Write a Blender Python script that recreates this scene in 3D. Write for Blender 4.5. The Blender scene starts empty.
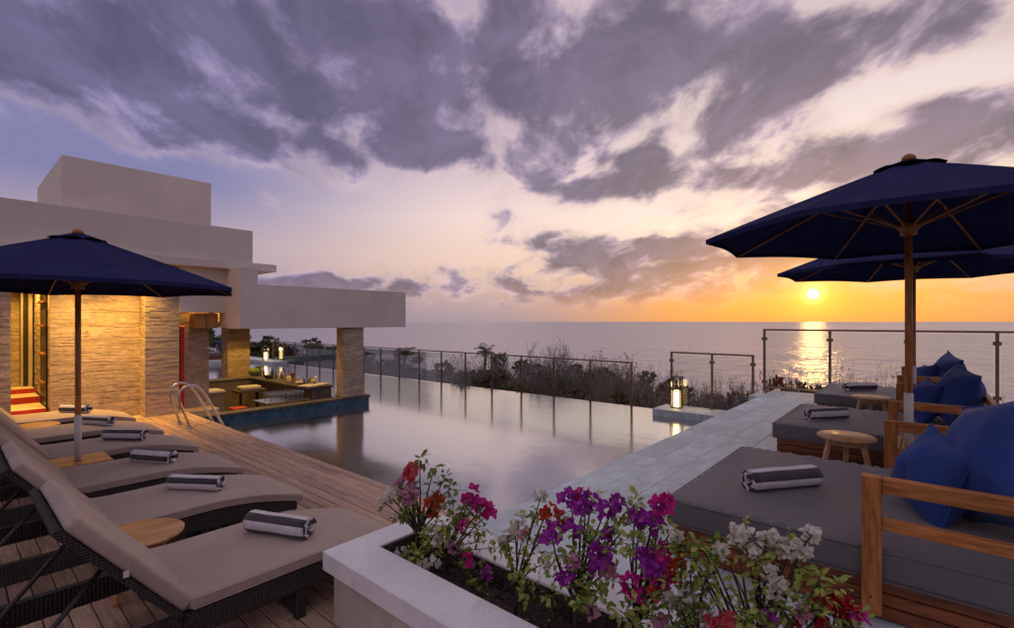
import bpy, bmesh, math, random
from mathutils import Vector, Matrix
import numpy as np
R = math.radians
random.seed(7)
sc = bpy.context.scene
COL = sc.collection

# ------------------------------------------------------------------ camera
# world X runs out to the sea (the short side of the pool), Y along the pool fence, Z up; the stone walkway is z = 0
FW = R(40.64)
CAM = Vector((0, 0, 1.4))
cam_d = bpy.data.cameras.new('camera')
cam_d.lens = 17.29
cam_d.sensor_width = 36
cam_d.shift_y = 0.0074
cam_d.clip_start = 0.05
cam_d.clip_end = 90000
cam = bpy.data.objects.new('camera', cam_d)
cam.location = CAM
cam.rotation_euler = (R(90), 0, FW - R(90))
COL.objects.link(cam)
sc.camera = cam

# ------------------------------------------------------------------ sky, sun, exposure
SUN_AZ, SUN_EL = R(8.5), R(2.75)
SUNV = Vector((math.cos(SUN_AZ)*math.cos(SUN_EL), math.sin(SUN_AZ)*math.cos(SUN_EL), math.sin(SUN_EL)))

class NT:
    """small helper to write node maths as expressions"""
    def __init__(s, tree): s.t = tree
    def n(s, typ, **kw):
        nd = s.t.nodes.new(typ)
        for k, v in kw.items(): setattr(nd, k, v)
        return nd
    def put(s, sock, v):
        if isinstance(v, V): s.t.links.new(v.s, sock)
        elif isinstance(v, bpy.types.NodeSocket): s.t.links.new(v, sock)
        else: sock.default_value = v
    def m(s, op, *a, clamp=False):
        nd = s.n('ShaderNodeMath', operation=op, use_clamp=clamp)
        for i, x in enumerate(a): s.put(nd.inputs[i], x)
        return V(s, nd.outputs[0])
    def vm(s, op, *a, out=0):
        nd = s.n('ShaderNodeVectorMath', operation=op)
        for i, x in enumerate(a):
            if op == 'SCALE' and i == 1: s.put(nd.inputs['Scale'], x)
            else: s.put(nd.inputs[i], x)
        return V(s, nd.outputs[out])
    def mix(s, f, a, b, blend='MIX'):
        nd = s.n('ShaderNodeMix', data_type='RGBA', blend_type=blend)
        s.put(nd.inputs[0], f)
        for sk, x in ((nd.inputs[6], a), (nd.inputs[7], b)):
            s.put(sk, x if isinstance(x, (V, bpy.types.NodeSocket)) else tuple(x) + (1,) if len(x) == 3 else x)
        return V(s, nd.outputs[2])
    def ss(s, x, a, b, lo=0.0, hi=1.0):
        nd = s.n('ShaderNodeMapRange', interpolation_type='SMOOTHSTEP')
        for i, v in enumerate((x, a, b, lo, hi)): s.put(nd.inputs[i], v)
        return V(s, nd.outputs[0])
    def ramp(s, f, stops, interp='LINEAR'):
        nd = s.n('ShaderNodeValToRGB')
        cr = nd.color_ramp; cr.interpolation = interp
        while len(cr.elements) < len(stops): cr.elements.new(0.5)
        for e, (p, c) in zip(cr.elements, stops):
            e.position = p; e.color = tuple(c) + (1,) if len(c) == 3 else c
        s.put(nd.inputs[0], f)
        return V(s, nd.outputs[0])
    def noise(s, vec, scale, detail=4, rough=0.55, dist=0.0, out=0):
        nd = s.n('ShaderNodeTexNoise')
        if vec is not None: s.put(nd.inputs['Vector'], vec)
        s.put(nd.inputs['Scale'], scale); s.put(nd.inputs['Detail'], detail)
        s.put(nd.inputs['Roughness'], rough); s.put(nd.inputs['Distortion'], dist)
        return V(s, nd.outputs[out])
class V:
    def __init__(s, nt, sock): s.nt = nt; s.s = sock
    def __add__(s, o): return s.nt.m('ADD', s, o)
    def __sub__(s, o): return s.nt.m('SUBTRACT', s, o)
    def __rsub__(s, o): return s.nt.m('SUBTRACT', o, s)
    def __mul__(s, o): return s.nt.m('MULTIPLY', s, o)
    def __truediv__(s, o): return s.nt.m('DIVIDE', s, o)
    __radd__ = __add__; __rmul__ = __mul__

world = bpy.data.worlds.new('World')
sc.world = world
world.use_nodes = True
wt = world.node_tree
wt.nodes.clear()
N = NT(wt)

def pix_dir(px, py):
    """direction in the world (azimuth, elevation in degrees) of a place seen in the photograph"""
    dx, up = (px - 507)/487, (321.5 - py)/487
    return math.degrees(FW - math.atan(dx)), math.degrees(math.atan(up/math.hypot(1, dx)))

def build_sky():
    tc = N.n('ShaderNodeTexCoord')
    d = N.vm('NORMALIZE', tc.outputs['Generated'])
    sep = N.n('ShaderNodeSeparateXYZ'); N.put(sep.inputs[0], d)
    x, y, z = (V(N, sep.outputs[i]) for i in range(3))
    az = N.m('ARCTAN2', y, x) * 57.2958
    el = N.m('ARCSINE', z) * 57.2958
    ela = N.m('ABSOLUTE', el)
    daz = N.m('ABSOLUTE', az - math.degrees(SUN_AZ))
    daz = N.m('MINIMUM', daz, 360.0 - daz)
    # air: bands by height, cooler off-sun; unseen sky warmed to light the ground
    e1 = N.m('MULTIPLY', ela, 1/60.0, clamp=True)
    near = N.ramp(e1, [(0, (.80, .36, .11)), (.05, (.80, .37, .13)), (.10, (.90, .60, .38)), (.17, (1.0, .82, .66)), (.30, (.90, .74, .69)), (.52, (.62, .52, .60)), (1, (.54, .47, .50))])
    mid = N.ramp(e1, [(0, (.40, .32, .37)), (.05, (.54, .38, .37)), (.10, (.86, .60, .48)), (.20, (.92, .70, .64)), (.34, (.58, .46, .57)), (.60, (.42, .36, .50)), (1, (.50, .44, .48))])
    far = N.ramp(e1, [(0, (.28, .23, .34)), (.06, (.38, .29, .39)), (.13, (.46, .35, .44)), (.22, (.22, .21, .41)), (.5, (.23, .22, .42)), (1, (.46, .40, .44))])
    anti = N.ramp(e1, [(0, (.27, .24, .32)), (.10, (.46, .36, .40)), (.25, (.52, .42, .43)), (.6, (.46, .40, .43)), (1, (.46, .40, .44))])
    c = N.mix(N.ss(daz, 8, 36), near, mid)
    c = N.mix(N.ss(daz, 32, 68), c, far)
    c = N.mix(N.ss(daz, 95, 150), c, anti)
    # clouds: a flat layer seen in perspective, drawn out along the wind
    inv = N.m('DIVIDE', 1.0, N.m('MAXIMUM', z, 0.0) + 0.30)
    ca, sa = math.cos(R(46)), math.sin(R(46))
    u = (x*ca + y*sa) * inv
    v = (y*ca - x*sa) * inv
    comb = N.n('ShaderNodeCombineXYZ'); N.put(comb.inputs[0], u*0.72); N.put(comb.inputs[1], v)
    P = V(N, comb.outputs[0])
    warp = N.noise(P, 3.2, 1, .5, out=1)
    P2 = N.vm('ADD', P, N.vm('SCALE', N.vm('SUBTRACT', warp, (.5, .5, .5)), .16))
    n1 = N.noise(P2, 4.6, 6, .57)
    comb2 = N.n('ShaderNodeCombineXYZ'); N.put(comb2.inputs[0], u*0.55); N.put(comb2.inputs[1], v); comb2.inputs[2].default_value = 3.1
    n2 = N.noise(N.vm('ADD', V(N, comb2.outputs[0]), N.vm('SCALE', warp, .3)), 6.0, 4, .62)
    # cloud banks and gaps by compass bearing and height
    blobs = [(-60, 30, 150, 70, .7), (60, 40, 120, 55, .85), (180, 55, 110, 60, 1.0), (290, 90, 100, 60, 1.1), (370, 125, 70, 45, 1.0), (400, 60, 70, 45, .8), (330, 20, 90, 35, .7), (215, 130, 60, 22, .4),
             (450, 120, 45, 40, .6), (470, 150, 40, 22, .4), (560, 80, 75, 60, 1.1), (600, 30, 90, 35, .8), (650, 90, 70, 50, .8), (520, 150, 45, 25, .4), (745, 100, 75, 36, 1.1), (700, 30, 80, 30, .6), (850, 45, 120, 30, 1.0), (960, 30, 80, 24, .9), (960, 118, 100, 28, 1.2),
             (650, 168, 75, 22, 1.0), (600, 192, 45, 12, .7), (785, 165, 75, 24, 1.1), (890, 165, 60, 20, .6), (500, 217, 30, 10, .8), (555, 240, 60, 11, .9), (620, 262, 120, 22, 1.25), (720, 250, 80, 22, 1.1), (650, 292, 130, 10, .7),
             (800, 238, 90, 16, .7), (930, 205, 90, 26, .7), (260, 195, 45, 9, .9), (380, 287, 80, 7, 1.0), (300, 281, 60, 8, .8), (430, 268, 45, 4, .45), (95, 118, 22, 9, .45), (150, 145, 60, 8, .3), (950, 285, 60, 6, .3), (730, 300, 40, 4, .4),
             (20, 160, 80, 50, -.9), (130, 185, 90, 40, -.7), (330, 225, 110, 40, -.9), (440, 225, 100, 42, -1.0), (470, 60, 16, 40, -.45), (430, 180, 40, 14, -.3), (660, 222, 90, 15, -1.0), (590, 160, 30, 16, -.5), (710, 195, 45, 12, -.6),
             (850, 95, 130, 12, -.8), (970, 78, 80, 10, -.7), (690, 140, 40, 10, -.5), (540, 275, 40, 8, -.3), (820, 305, 120, 18, -.5), (880, 130, 60, 8, -.4), (620, 120, 22, 22, -.35)]
    cov = None
    ae = N.n('ShaderNodeCombineXYZ'); N.put(ae.inputs[0], az); N.put(ae.inputs[1], el)
    for px, py, rx, ry, amp in blobs:
        a, e = pix_dir(px, py)
        a2, _ = pix_dir(px + rx, py); a3, _ = pix_dir(px - rx, py)
        _, e2 = pix_dir(px, py - ry); _, e3 = pix_dir(px, py + ry)
        k = .837; ra, re = abs(a3 - a2)/2/k, abs(e2 - e3)/2/k
        v_ = N.vm('MULTIPLY_ADD', ae.outputs[0], (1/ra, 1/re, 0), (-a/ra, -e/re, 0))
        q = N.m('POWER', .36788, N.vm('DOT_PRODUCT', v_, v_, out=1))
        cov = N.m('MULTIPLY_ADD', q, amp, cov if cov is not None else 0.0)
    # beyond the view the cloud is thinned to light the ground more
    out = N.m('MAXIMUM', N.ss(el, 34, 44), N.ss(N.m('ABSOLUTE', az - 40.6), 50, 62))
    cov = N.m('ADD', cov * (1.0 - out), out * .10)
    cov = N.m('MULTIPLY', N.m('TANH', cov*.9), 1.0)
    dens = n1*2.4 + n2*.50 + cov*.62 - 1.52
    low = N.ss(ela, .6, 4.0)
    a = N.ss(dens, -.38, .40) * low
    thick = N.ss(dens, -.10, .72)
    warm = N.m('SUBTRACT', 1.0, N.ss(daz, 10, 75))
    edge = N.mix(warm, (.45, .34, .45), (.74, .54, .50))
    core = N.mix(warm, (.122, .100, .192), (.142, .106, .168))
    lowwarm = N.m('MULTIPLY', N.m('SUBTRACT', 1.0, N.ss(ela, 2.5, 8)), warm)
    core = N.mix(lowwarm, core, (.25, .175, .20))
    mid_c = N.mix(warm, (.25, .205, .37), (.36, .265, .36))
    lit = N.mix(N.ss(thick, 0, .40), edge, mid_c)
    lit = N.mix(N.ss(thick, .22, .80), lit, core)
    tex = N.ss(n2, .3, .72, .75, 1.35)
    lit = N.vm('SCALE', lit, tex)
    c = N.mix(a*.93, c, lit)
    # the glow round the sun and the sun itself
    cs = N.vm('DOT_PRODUCT', d, tuple(SUNV), out=1)
    g = N.m('ARCCOSINE', N.m('MINIMUM', cs, 1.0)) * 57.2958
    sq = (el - math.degrees(SUN_EL)); sqz = (az - math.degrees(SUN_AZ))
    wide = N.m('EXPONENT', (sq*sq*(1/8.0) + sqz*sqz*(1/105.0)) * -1.0)
    c = N.mix(N.m('MULTIPLY', wide, .60), c, (1.0, .36, .035))
    gl = N.m('EXPONENT', g*g*(-1/5.5))
    c = N.vm('ADD', c, N.vm('SCALE', (1.0, .44, .04), gl*.6))
    gl2 = N.m('EXPONENT', g*g*(-1/.42))
    c = N.vm('ADD', c, N.vm('SCALE', (3.0, 1.9, .5), gl2))
    disc = N.m('SUBTRACT', 1.0, N.ss(g, .28, .48))
    c = N.vm('ADD', c, N.vm('SCALE', (18.0, 14.0, 7.0), disc))
    return c
bg = N.n('ShaderNodeBackground'); N.put(bg.inputs[0], build_sky()); bg.inputs[1].default_value = 0.74
nsk = N.n('ShaderNodeTexSky'); nsk.sky_type = 'NISHITA'; nsk.sun_disc = False
nsk.sun_elevation = SUN_EL; nsk.sun_rotation = R(90) - SUN_AZ
nsk.air_density = 1.2; nsk.dust_density = 2.0; nsk.ozone_density = 2.0
bg2 = N.n('ShaderNodeBackground'); N.put(bg2.inputs[0], nsk.outputs[0]); bg2.inputs[1].default_value = 0.02
ad = N.n('ShaderNodeAddShader'); wt.links.new(bg.outputs[0], ad.inputs[0]); wt.links.new(bg2.outputs[0], ad.inputs[1])
wo = N.n('ShaderNodeOutputWorld'); wt.links.new(ad.outputs[0], wo.inputs[0])

sun_d = bpy.data.lights.new('sun', 'SUN')
sun_d.energy = .075
sun_d.angle = R(2.0)
sun_d.color = (1.0, .50, .16)
sun = bpy.data.objects.new('sun', sun_d)
sun.rotation_euler = SUNV.to_track_quat('Z', 'Y').to_euler()
sun.location = SUNV*40
COL.objects.link(sun)

vs = sc.view_settings
vs.view_transform = 'Standard'; vs.look = 'None'; vs.exposure = 0.40; vs.gamma = 1.0
vs.use_curve_mapping = False
cy = sc.cycles
cy.use_denoising = True
cy.use_adaptive_sampling = True; cy.adaptive_threshold = .02; cy.adaptive_min_samples = 12
try: cy.denoiser = 'OPENIMAGEDENOISE'
except Exception: pass
cy.max_bounces = 8; cy.diffuse_bounces = 3; cy.glossy_bounces = 4; cy.transmission_bounces = 6; cy.transparent_max_bounces = 24
cy.caustics_reflective = False; cy.caustics_refractive = False
cy.sample_clamp_indirect = 4.0
world.cycles.sampling_method = 'MANUAL'; world.cycles.sample_map_resolution = 512

# ------------------------------------------------------------------ building blocks
class MB:
    """collects shapes and links them as one mesh object"""
    def __init__(s): s.v = []; s.f = []; s.mi = []; s.smooth = []
    def add(s, vs, fs, mi=0, smooth=False):
        o = len(s.v); s.v += [tuple(p) for p in vs]
        for f in fs: s.f.append(tuple(i + o for i in f)); s.mi.append(mi); s.smooth.append(smooth)
        return s
    def box(s, x0, x1, y0, y1, z0, z1, ch=0.0, mi=0, M=None):
        if ch <= 0:
            vs = [(x, y, z) for z in (z0, z1) for y in (y0, y1) for x in (x0, x1)]
            fs = [(0, 2, 3, 1), (4, 5, 7, 6), (0, 1, 5, 4), (2, 6, 7, 3), (0, 4, 6, 2), (1, 3, 7, 5)]
        else:
            c = min(ch, (x1-x0)*.45, (y1-y0)*.45, (z1-z0)*.45)
            bm = bmesh.new(); bmesh.ops.create_cube(bm, size=1)
            for v in bm.verts: v.co = Vector(((x0+x1)/2 + v.co.x*(x1-x0), (y0+y1)/2 + v.co.y*(y1-y0), (z0+z1)/2 + v.co.z*(z1-z0)))
            bmesh.ops.bevel(bm, geom=bm.edges[:], offset=c, segments=1, affect='EDGES')
            bm.verts.index_update()
            vs = [tuple(v.co) for v in bm.verts]; fs = [tuple(v.index for v in f.verts) for f in bm.faces]; bm.free()
        if M is not None: vs = [tuple(M @ Vector(p)) for p in vs]
        return s.add(vs, fs, mi)
    def bar(s, a, b, w, h, ch=0.0, up=(0, 0, 1), mi=0):
        """square bar from a to b"""
        a, b = Vector(a), Vector(b); d = b - a; L = d.length; d.normalize()
        u = Vector(up)
        if abs(u.dot(d)) > .98: u = Vector((1, 0, 0))
        sx = d.cross(u).normalized(); sy = sx.cross(d).normalized()
        M = Matrix((sx, d, sy)).transposed().to_4x4(); M.translation = a
        return s.box(-w/2, w/2, 0, L, -h/2, h/2, ch, mi, M)
    def tube(s, pts, rad, seg=8, cap=True, mi=0, smooth=True):
        pts = [Vector(p) for p in pts]; n = len(pts)
        if not hasattr(rad, '__len__'): rad = [rad]*n
        vs = []; fs = []; prev = None
        for i, p in enumerate(pts):
            t = (pts[min(i+1, n-1)] - pts[max(i-1, 0)])
            if t.length < 1e-9: t = Vector((0, 0, 1))
            t.normalize()
            if prev is None:
                r = t.cross(Vector((0, 0, 1)));  r = r if r.length > .05 else t.cross(Vector((1, 0, 0)))
            else: r = prev - t*prev.dot(t)
            r.normalize(); prev = r; q = t.cross(r)
            for k in range(seg):
                a = 2*math.pi*k/seg
                vs.append(p + (r*math.cos(a) + q*math.sin(a))*rad[i])
        for i in range(n-1):
            for k in range(seg):
                k2 = (k+1) % seg
                fs.append((i*seg+k, i*seg+k2, (i+1)*seg+k2, (i+1)*seg+k))
        s.add(vs, fs, mi, smooth)
        if cap:
            o = len(s.v) - n*seg
            s.f.append(tuple(o + k for k in range(seg))[::-1]); s.mi.append(mi); s.smooth.append(False)
            s.f.append(tuple(o + (n-1)*seg + k for k in range(seg))); s.mi.append(mi); s.smooth.append(False)
        return s
    def lathe(s, prof, seg=24, c=(0, 0, 0), mi=0, smooth=True):
        """profile of (radius, height) turned round z"""
        vs = []; fs = []; n = len(prof)
        for r, z in prof:
            for k in range(seg):
                a = 2*math.pi*k/seg
                vs.append((c[0] + r*math.cos(a), c[1] + r*math.sin(a), c[2] + z))
        for i in range(n-1):
            for k in range(seg):
                k2 = (k+1) % seg
                fs.append((i*seg+k, i*seg+k2, (i+1)*seg+k2, (i+1)*seg+k))
        s.add(vs, fs, mi, smooth)
        o = len(s.v) - n*seg
        for i, rev in ((0, True), (n-1, False)):
            if prof[i][0] > 1e-5:
                f = tuple(o + i*seg + k for k in range(seg)); s.f.append(f[::-1] if rev else f); s.mi.append(mi); s.smooth.append(False)
        return s
    def grid(s, fn, nu, nv, mi=0, smooth=True, flip=False):
        vs = [fn(i/nu, j/nv) for j in range(nv+1) for i in range(nu+1)]
        fs = []
        for j in range(nv):
            for i in range(nu):
                a = j*(nu+1) + i
                f = (a, a+1, a+nu+2, a+nu+1)
                fs.append(f[::-1] if flip else f)
        return s.add(vs, fs, mi, smooth)
    def cushion(s, lx, ly, lz, r, nx=10, ny=10, fn=None, mi=0):
        """box with rounded edges, subdivided, from (0,0,0) to (lx,ly,lz); fn bends it"""
        def axis(L, n):
            a = [0, r*.3, r*.65, r]; b = [L - q for q in a[::-1]]
            mid = [r + (L-2*r)*k/n for k in range(1, n)]
            return a + mid + b
        ax, ay, az = axis(lx, nx), axis(ly, ny), axis(lz, 2)
        def rnd(p):
            q = Vector((min(max(p[0], r), lx-r), min(max(p[1], r), ly-r), min(max(p[2], r), lz-r)))
            d = Vector(p) - q
            if d.length > 1e-7: q = q + d.normalized()*r*min(1, max(abs(d.x), abs(d.y), abs(d.z))/r)
            return fn(q) if fn else q
        def sheet(A, B, mk, flip):
            vs = [rnd(mk(a, b)) for b in B for a in A]; fs = []; na = len(A)
            for j in range(len(B)-1):
                for i in range(na-1):
                    k = j*na + i; f = (k, k+1, k+na+1, k+na)
                    fs.append(f[::-1] if flip else f)
            s.add(vs, fs, mi, True)
        sheet(ax, ay, lambda a, b: (a, b, lz), False); sheet(ax, ay, lambda a, b: (a, b, 0), True)
        sheet(ax, az, lambda a, b: (a, 0, b), False); sheet(ax, az, lambda a, b: (a, ly, b), True)
        sheet(ay, az, lambda a, b: (lx, a, b), False); sheet(ay, az, lambda a, b: (0, a, b), True)
        return s
    def mesh(s, name, mats, weld=False):
        me = bpy.data.meshes.new(name)
        me.from_pydata(s.v, [], s.f)
        for m in (mats if isinstance(mats, (list, tuple)) else [mats]): me.materials.append(m)
        me.polygons.foreach_set('material_index', s.mi)
        me.polygons.foreach_set('use_smooth', s.smooth)
        if weld:
            bm = bmesh.new(); bm.from_mesh(me); bmesh.ops.remove_doubles(bm, verts=bm.verts[:], dist=1e-4); bm.to_mesh(me); bm.free()
        me.update()
        return me
    def build(s, name, mats, parent=None, world=False, weld=False, kind=None):
        if world and parent is not None:
            off = parent.location.copy()
            if parent.parent is not None: off += parent.parent.location
            s.v = [(p[0]-off.x, p[1]-off.y, p[2]-off.z) for p in s.v]
        return link(name, s.mesh(name, mats, weld), parent, kind=kind)

def link(name, me, parent=None, loc=None, rot=None, scale=None, kind=None):
    o = bpy.data.objects.new(name, me); COL.objects.link(o)
    if parent is not None: o.parent = parent
    if loc is not None: o.location = loc
    if rot is not None: o.rotation_euler = rot
    if scale is not None: o.scale = scale
    if kind: o['kind'] = kind
    return o
def tag(o, label, cat, group=None):
    o['label'] = label; o['category'] = cat
    if group: o['group'] = group
    return o
def thing(name, label, cat, loc=(0, 0, 0), rz=0.0, group=None):
    o = link(name, None, None, loc, (0, 0, rz)); o.empty_display_size = .1
    return tag(o, label, cat, group)
def copy_thing(root, loc, rz, label, group=None):
    r = root.copy(); COL.objects.link(r); r.location = loc; r.rotation_euler = (0, 0, rz); r['label'] = label
    if group: r['group'] = group
    for ch in root.children:
        c = ch.copy(); COL.objects.link(c); c.parent = r
        for g in ch.children:
            d = g.copy(); COL.objects.link(d); d.parent = c
    return r

def at_z(px, py, z):
    """where the line of sight through a place in the photograph meets the level z"""
    dx, dy = (px-507)/487, (py-321.5)/487
    D = (1.4 - z)/dy
    return Vector((D*(.7588 + dx*.6513), D*(.6513 - dx*.7588), z))
def at_x(px, py, X):
    dx, dy = (px-507)/487, (py-321.5)/487
    D = X/(.7588 + dx*.6513)
    return Vector((X, D*(.6513 - dx*.7588), 1.4 - dy*D))
def at_y(px, py, Y):
    dx, dy = (px-507)/487, (py-321.5)/487
    D = Y/(.6513 - dx*.7588)
    return Vector((D*(.7588 + dx*.6513), Y, 1.4 - dy*D))

# ------------------------------------------------------------------ materials
def new_mat(name):
    m = bpy.data.materials.new(name); m.use_nodes = True
    t = m.node_tree; t.nodes.clear(); n = NT(t)
    out = n.n('ShaderNodeOutputMaterial'); b = n.n('ShaderNodeBsdfPrincipled')
    t.links.new(b.outputs[0], out.inputs[0])
    return m, n, b, out
def pmat(name, col, rough=.6, var=.12, scale=6.0, stretch=(1, 1, 1), bump=0.0, bscale=60.0, bstretch=None, col2=None, rnd=0.0, metal=0.0, spec=.5, sheen=0.0, rvar=.08, trans=0.0, spots=None):
    m, n, b, out = new_mat(name)
    tc = n.n('ShaderNodeTexCoord')
    co = V(n, tc.outputs['Object'])
    oi = n.n('ShaderNodeObjectInfo'); rv = V(n, oi.outputs['Random'])
    if rnd > 0: co = n.vm('ADD', co, n.vm('SCALE', (13.1, 7.7, 5.3), rv))
    v = n.vm('MULTIPLY', co, tuple(stretch))
    f1 = n.noise(v, scale, 6, .6); f2 = n.noise(v, scale*.23, 3, .5)
    f = f1*.65 + f2*.35
    c2 = col2 if col2 is not None else tuple(max(0, c*(1-2.2*var)) for c in col)
    c1 = tuple(min(1, c*(1+var)) for c in col)
    c = n.mix(n.ss(f, .36, .66), c2, c1)
    if spots:
        scol, ssc, lo, hi = spots
        c = n.mix(n.ss(n.noise(co, ssc, 5, .7), lo, hi), c, scol)
    if rnd > 0: c = n.vm('SCALE', c, rv*(2*rnd) + (1-rnd))
    n.put(b.inputs['Base Color'], c)
    n.put(b.inputs['Roughness'], n.ss(f1, .3, .7, max(.02, rough-rvar), min(1, rough+rvar)))
    b.inputs['Metallic'].default_value = metal
    b.inputs['Specular IOR Level'].default_value = spec
    if sheen:
        b.inputs['Sheen Weight'].default_value = sheen; b.inputs['Sheen Roughness'].default_value = .5
    if trans: b.inputs['Transmission Weight'].default_value = trans
    if bump > 0:
        bn = n.n('ShaderNodeBump'); bn.inputs['Strength'].default_value = bump; bn.inputs['Distance'].default_value = .01
        n.put(bn.inputs['Height'], n.noise(n.vm('MULTIPLY', co, tuple(bstretch or stretch)), bscale, 4, .6))
        n.t.links.new(bn.outputs[0], b.inputs['Normal'])
    return m

M = {}
M['plaster'] = pmat('plaster', (.70, .62, .55), .85, .05, 1.2, bump=.06, bscale=90, spots=((.60, .52, .45), .7, .55, .8))
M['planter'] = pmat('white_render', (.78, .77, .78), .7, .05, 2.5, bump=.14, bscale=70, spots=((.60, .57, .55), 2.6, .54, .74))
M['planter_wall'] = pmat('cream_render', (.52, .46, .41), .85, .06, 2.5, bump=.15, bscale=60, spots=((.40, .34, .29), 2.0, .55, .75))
M['strip'] = pmat('travertine', (.58, .44, .30), .85, .18, 9, (1, 1, 4), bump=.3, bscale=60, bstretch=(1, 1, 4), spots=((.24, .16, .10), 14, .62, .70))
M['deck'] = pmat('deck_board', (.52, .345, .25), .55, .16, 9, (6, .45, 6), bump=.25, bscale=30, bstretch=(14, .6, 14), rnd=.20, spec=.35, spots=((.33, .225, .17), 2.3, .60, .78))
M['deck_under'] = pmat('deck_joists', (.03, .022, .018), .9)
M['tile'] = pmat('sandstone_tile', (.57, .66, .68), .55, .10, 5, (1, 2.2, 1), bump=.12, bscale=35, rnd=.10, spec=.4, spots=((.48, .56, .58), 3.5, .52, .75))
M['grout'] = pmat('grout', (.46, .50, .50), .9)
M['lounger_fabric'] = pmat('taupe_canvas', (.385, .295, .245), .8, .06, 3, bump=.35, bscale=9, sheen=.15, spots=((.32, .245, .20), 4, .56, .8))
M['bed_fabric'] = pmat('grey_canvas', (.125, .11, .115), .72, .06, 3, bump=.4, bscale=8, sheen=.2, spots=((.10, .088, .092), 3, .55, .8))
M['teak'] = pmat('teak', (.46, .17, .042), .45, .22, 10, (5, .7, 5), bump=.15, bscale=35, bstretch=(8, .6, 8), rnd=.12, spec=.4)
M['teak_z'] = pmat('teak_upright', (.46, .17, .042), .45, .22, 10, (5, 5, .7), bump=.15, bscale=35, bstretch=(8, 8, .6), rnd=.12, spec=.4)
M['teak_dark'] = pmat('teak_plank', (.24, .072, .022), .5, .22, 10, (5, .7, 5), bump=.2, bscale=35, bstretch=(8, .6, 8), rnd=.15, spec=.4)
M['table_wood'] = pmat('table_wood', (.56, .30, .13), .42, .16, 8, (.7, 7, 4), bump=.06, bscale=40, bstretch=(.6, 9, 4), rnd=.06)
M['navy'] = pmat('navy_canvas', (.024, .026, .092), .95, .10, 4, bump=.25, bscale=25, spec=.04, spots=((.034, .036, .11), 3, .5, .8))
M['pillow'] = pmat('blue_cotton', (.026, .060, .24), .85, .10, 5, bump=.3, bscale=16, spec=.25, sheen=.12)
M['towel_w'] = pmat('towel_white', (.78, .74, .76), .95, .06, 30, bump=.8, bscale=260, sheen=.3)
M['towel_d'] = pmat('towel_charcoal', (.050, .038, .042), .95, .12, 30, bump=.8, bscale=260, sheen=.25)
M['tube'] = pmat('brown_metal_tube', (.045, .033, .028), .4, .1, metal=.4)
M['bronze'] = pmat('bronze_rail', (.22, .155, .11), .38, .12, 8, metal=.75, bump=.05)
M['steel'] = pmat('stainless_steel', (.62, .58, .54), .16, .06, 10, metal=1.0)
M['white_sleeve'] = pmat('white_sleeve', (.62, .58, .55), .6, .06, 5)
M['white_plastic'] = pmat('white_plastic', (.6, .57, .54), .5, .05)
M['soil'] = pmat('soil', (.085, .055, .042), .95, .35, 40, bump=1.0, bscale=70, spots=((.16, .11, .085), 60, .58, .7))
M['bark'] = pmat('bougainvillea_bark', (.075, .048, .036), .9, .25, 30, (1, 1, .3), bump=.5, bscale=90)
M['twig'] = pmat('dry_twig', (.38, .31, .27), .9, .25, 3, rnd=.15)
M['trunk'] = pmat('palm_trunk', (.14, .11, .085), .9, .25, 4)
M['red'] = pmat('red_paint', (.55, .03, .025), .5, .08)
M['cream_step'] = pmat('cream_tread', (.60, .47, .32), .7, .08)
M['dark_door'] = pmat('dark_door', (.05, .028, .018), .45, .2, 8, (6, 6, .6))
M['dark_stone'] = pmat('dark_coping', (.085, .072, .062), .6, .2, 6, rnd=.08)
M['cabinet'] = pmat('orange_cabinet', (.50, .24, .07), .5, .12, 5, (3, 3, 1))
M['cream'] = pmat('cream_laminate', (.52, .46, .36), .55, .05)
M['black'] = pmat('black_plastic', (.02, .02, .02), .4, .1)
M['ground'] = pmat('dry_ground', (.13, .12, .075), .95, .4, .15, bump=.6, bscale=1.5, col2=(.07, .085, .04))
M['concrete'] = pmat('concrete', (.30, .28, .26), .85, .1, 2)
M['water_melon'] = pmat('green_fruit', (.18, .26, .04), .5, .25, 12)
M['pine_skin'] = pmat('pineapple_skin', (.36, .22, .05), .7, .3, 40, bump=.6, bscale=60)

def wicker():
    m, n, b, out = new_mat('dark_wicker')
    tc = n.n('ShaderNodeTexCoord'); co = V(n, tc.outputs['Object'])
    sp = n.n('ShaderNodeSeparateXYZ'); n.put(sp.inputs[0], co)
    x, y, z = (V(n, sp.outputs[i]) for i in range(3))
    a = n.m('SINE', (x+y)*330.0); c = n.m('SINE', z*420.0)
    ph = n.m('SINE', z*210.0)
    h = n.m('ADD', n.m('ABSOLUTE', n.m('SINE', (x + y)*165.0 + n.m('SIGN', ph)*1.57)), n.m('ABSOLUTE', n.m('SINE', z*210.0)))
    f = n.ss(h, .3, 1.7)
    n.put(b.inputs['Base Color'], n.mix(f, (.004, .003, .003), (.030, .021, .017)))
    b.inputs['Roughness'].default_value = .6
    bn = n.n('ShaderNodeBump'); bn.inputs['Strength'].default_value = .9; bn.inputs['Distance'].default_value = .006
    n.put(bn.inputs['Height'], h); n.t.links.new(bn.outputs[0], b.inputs['Normal'])
    return m
M['wicker'] = wicker()

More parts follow.
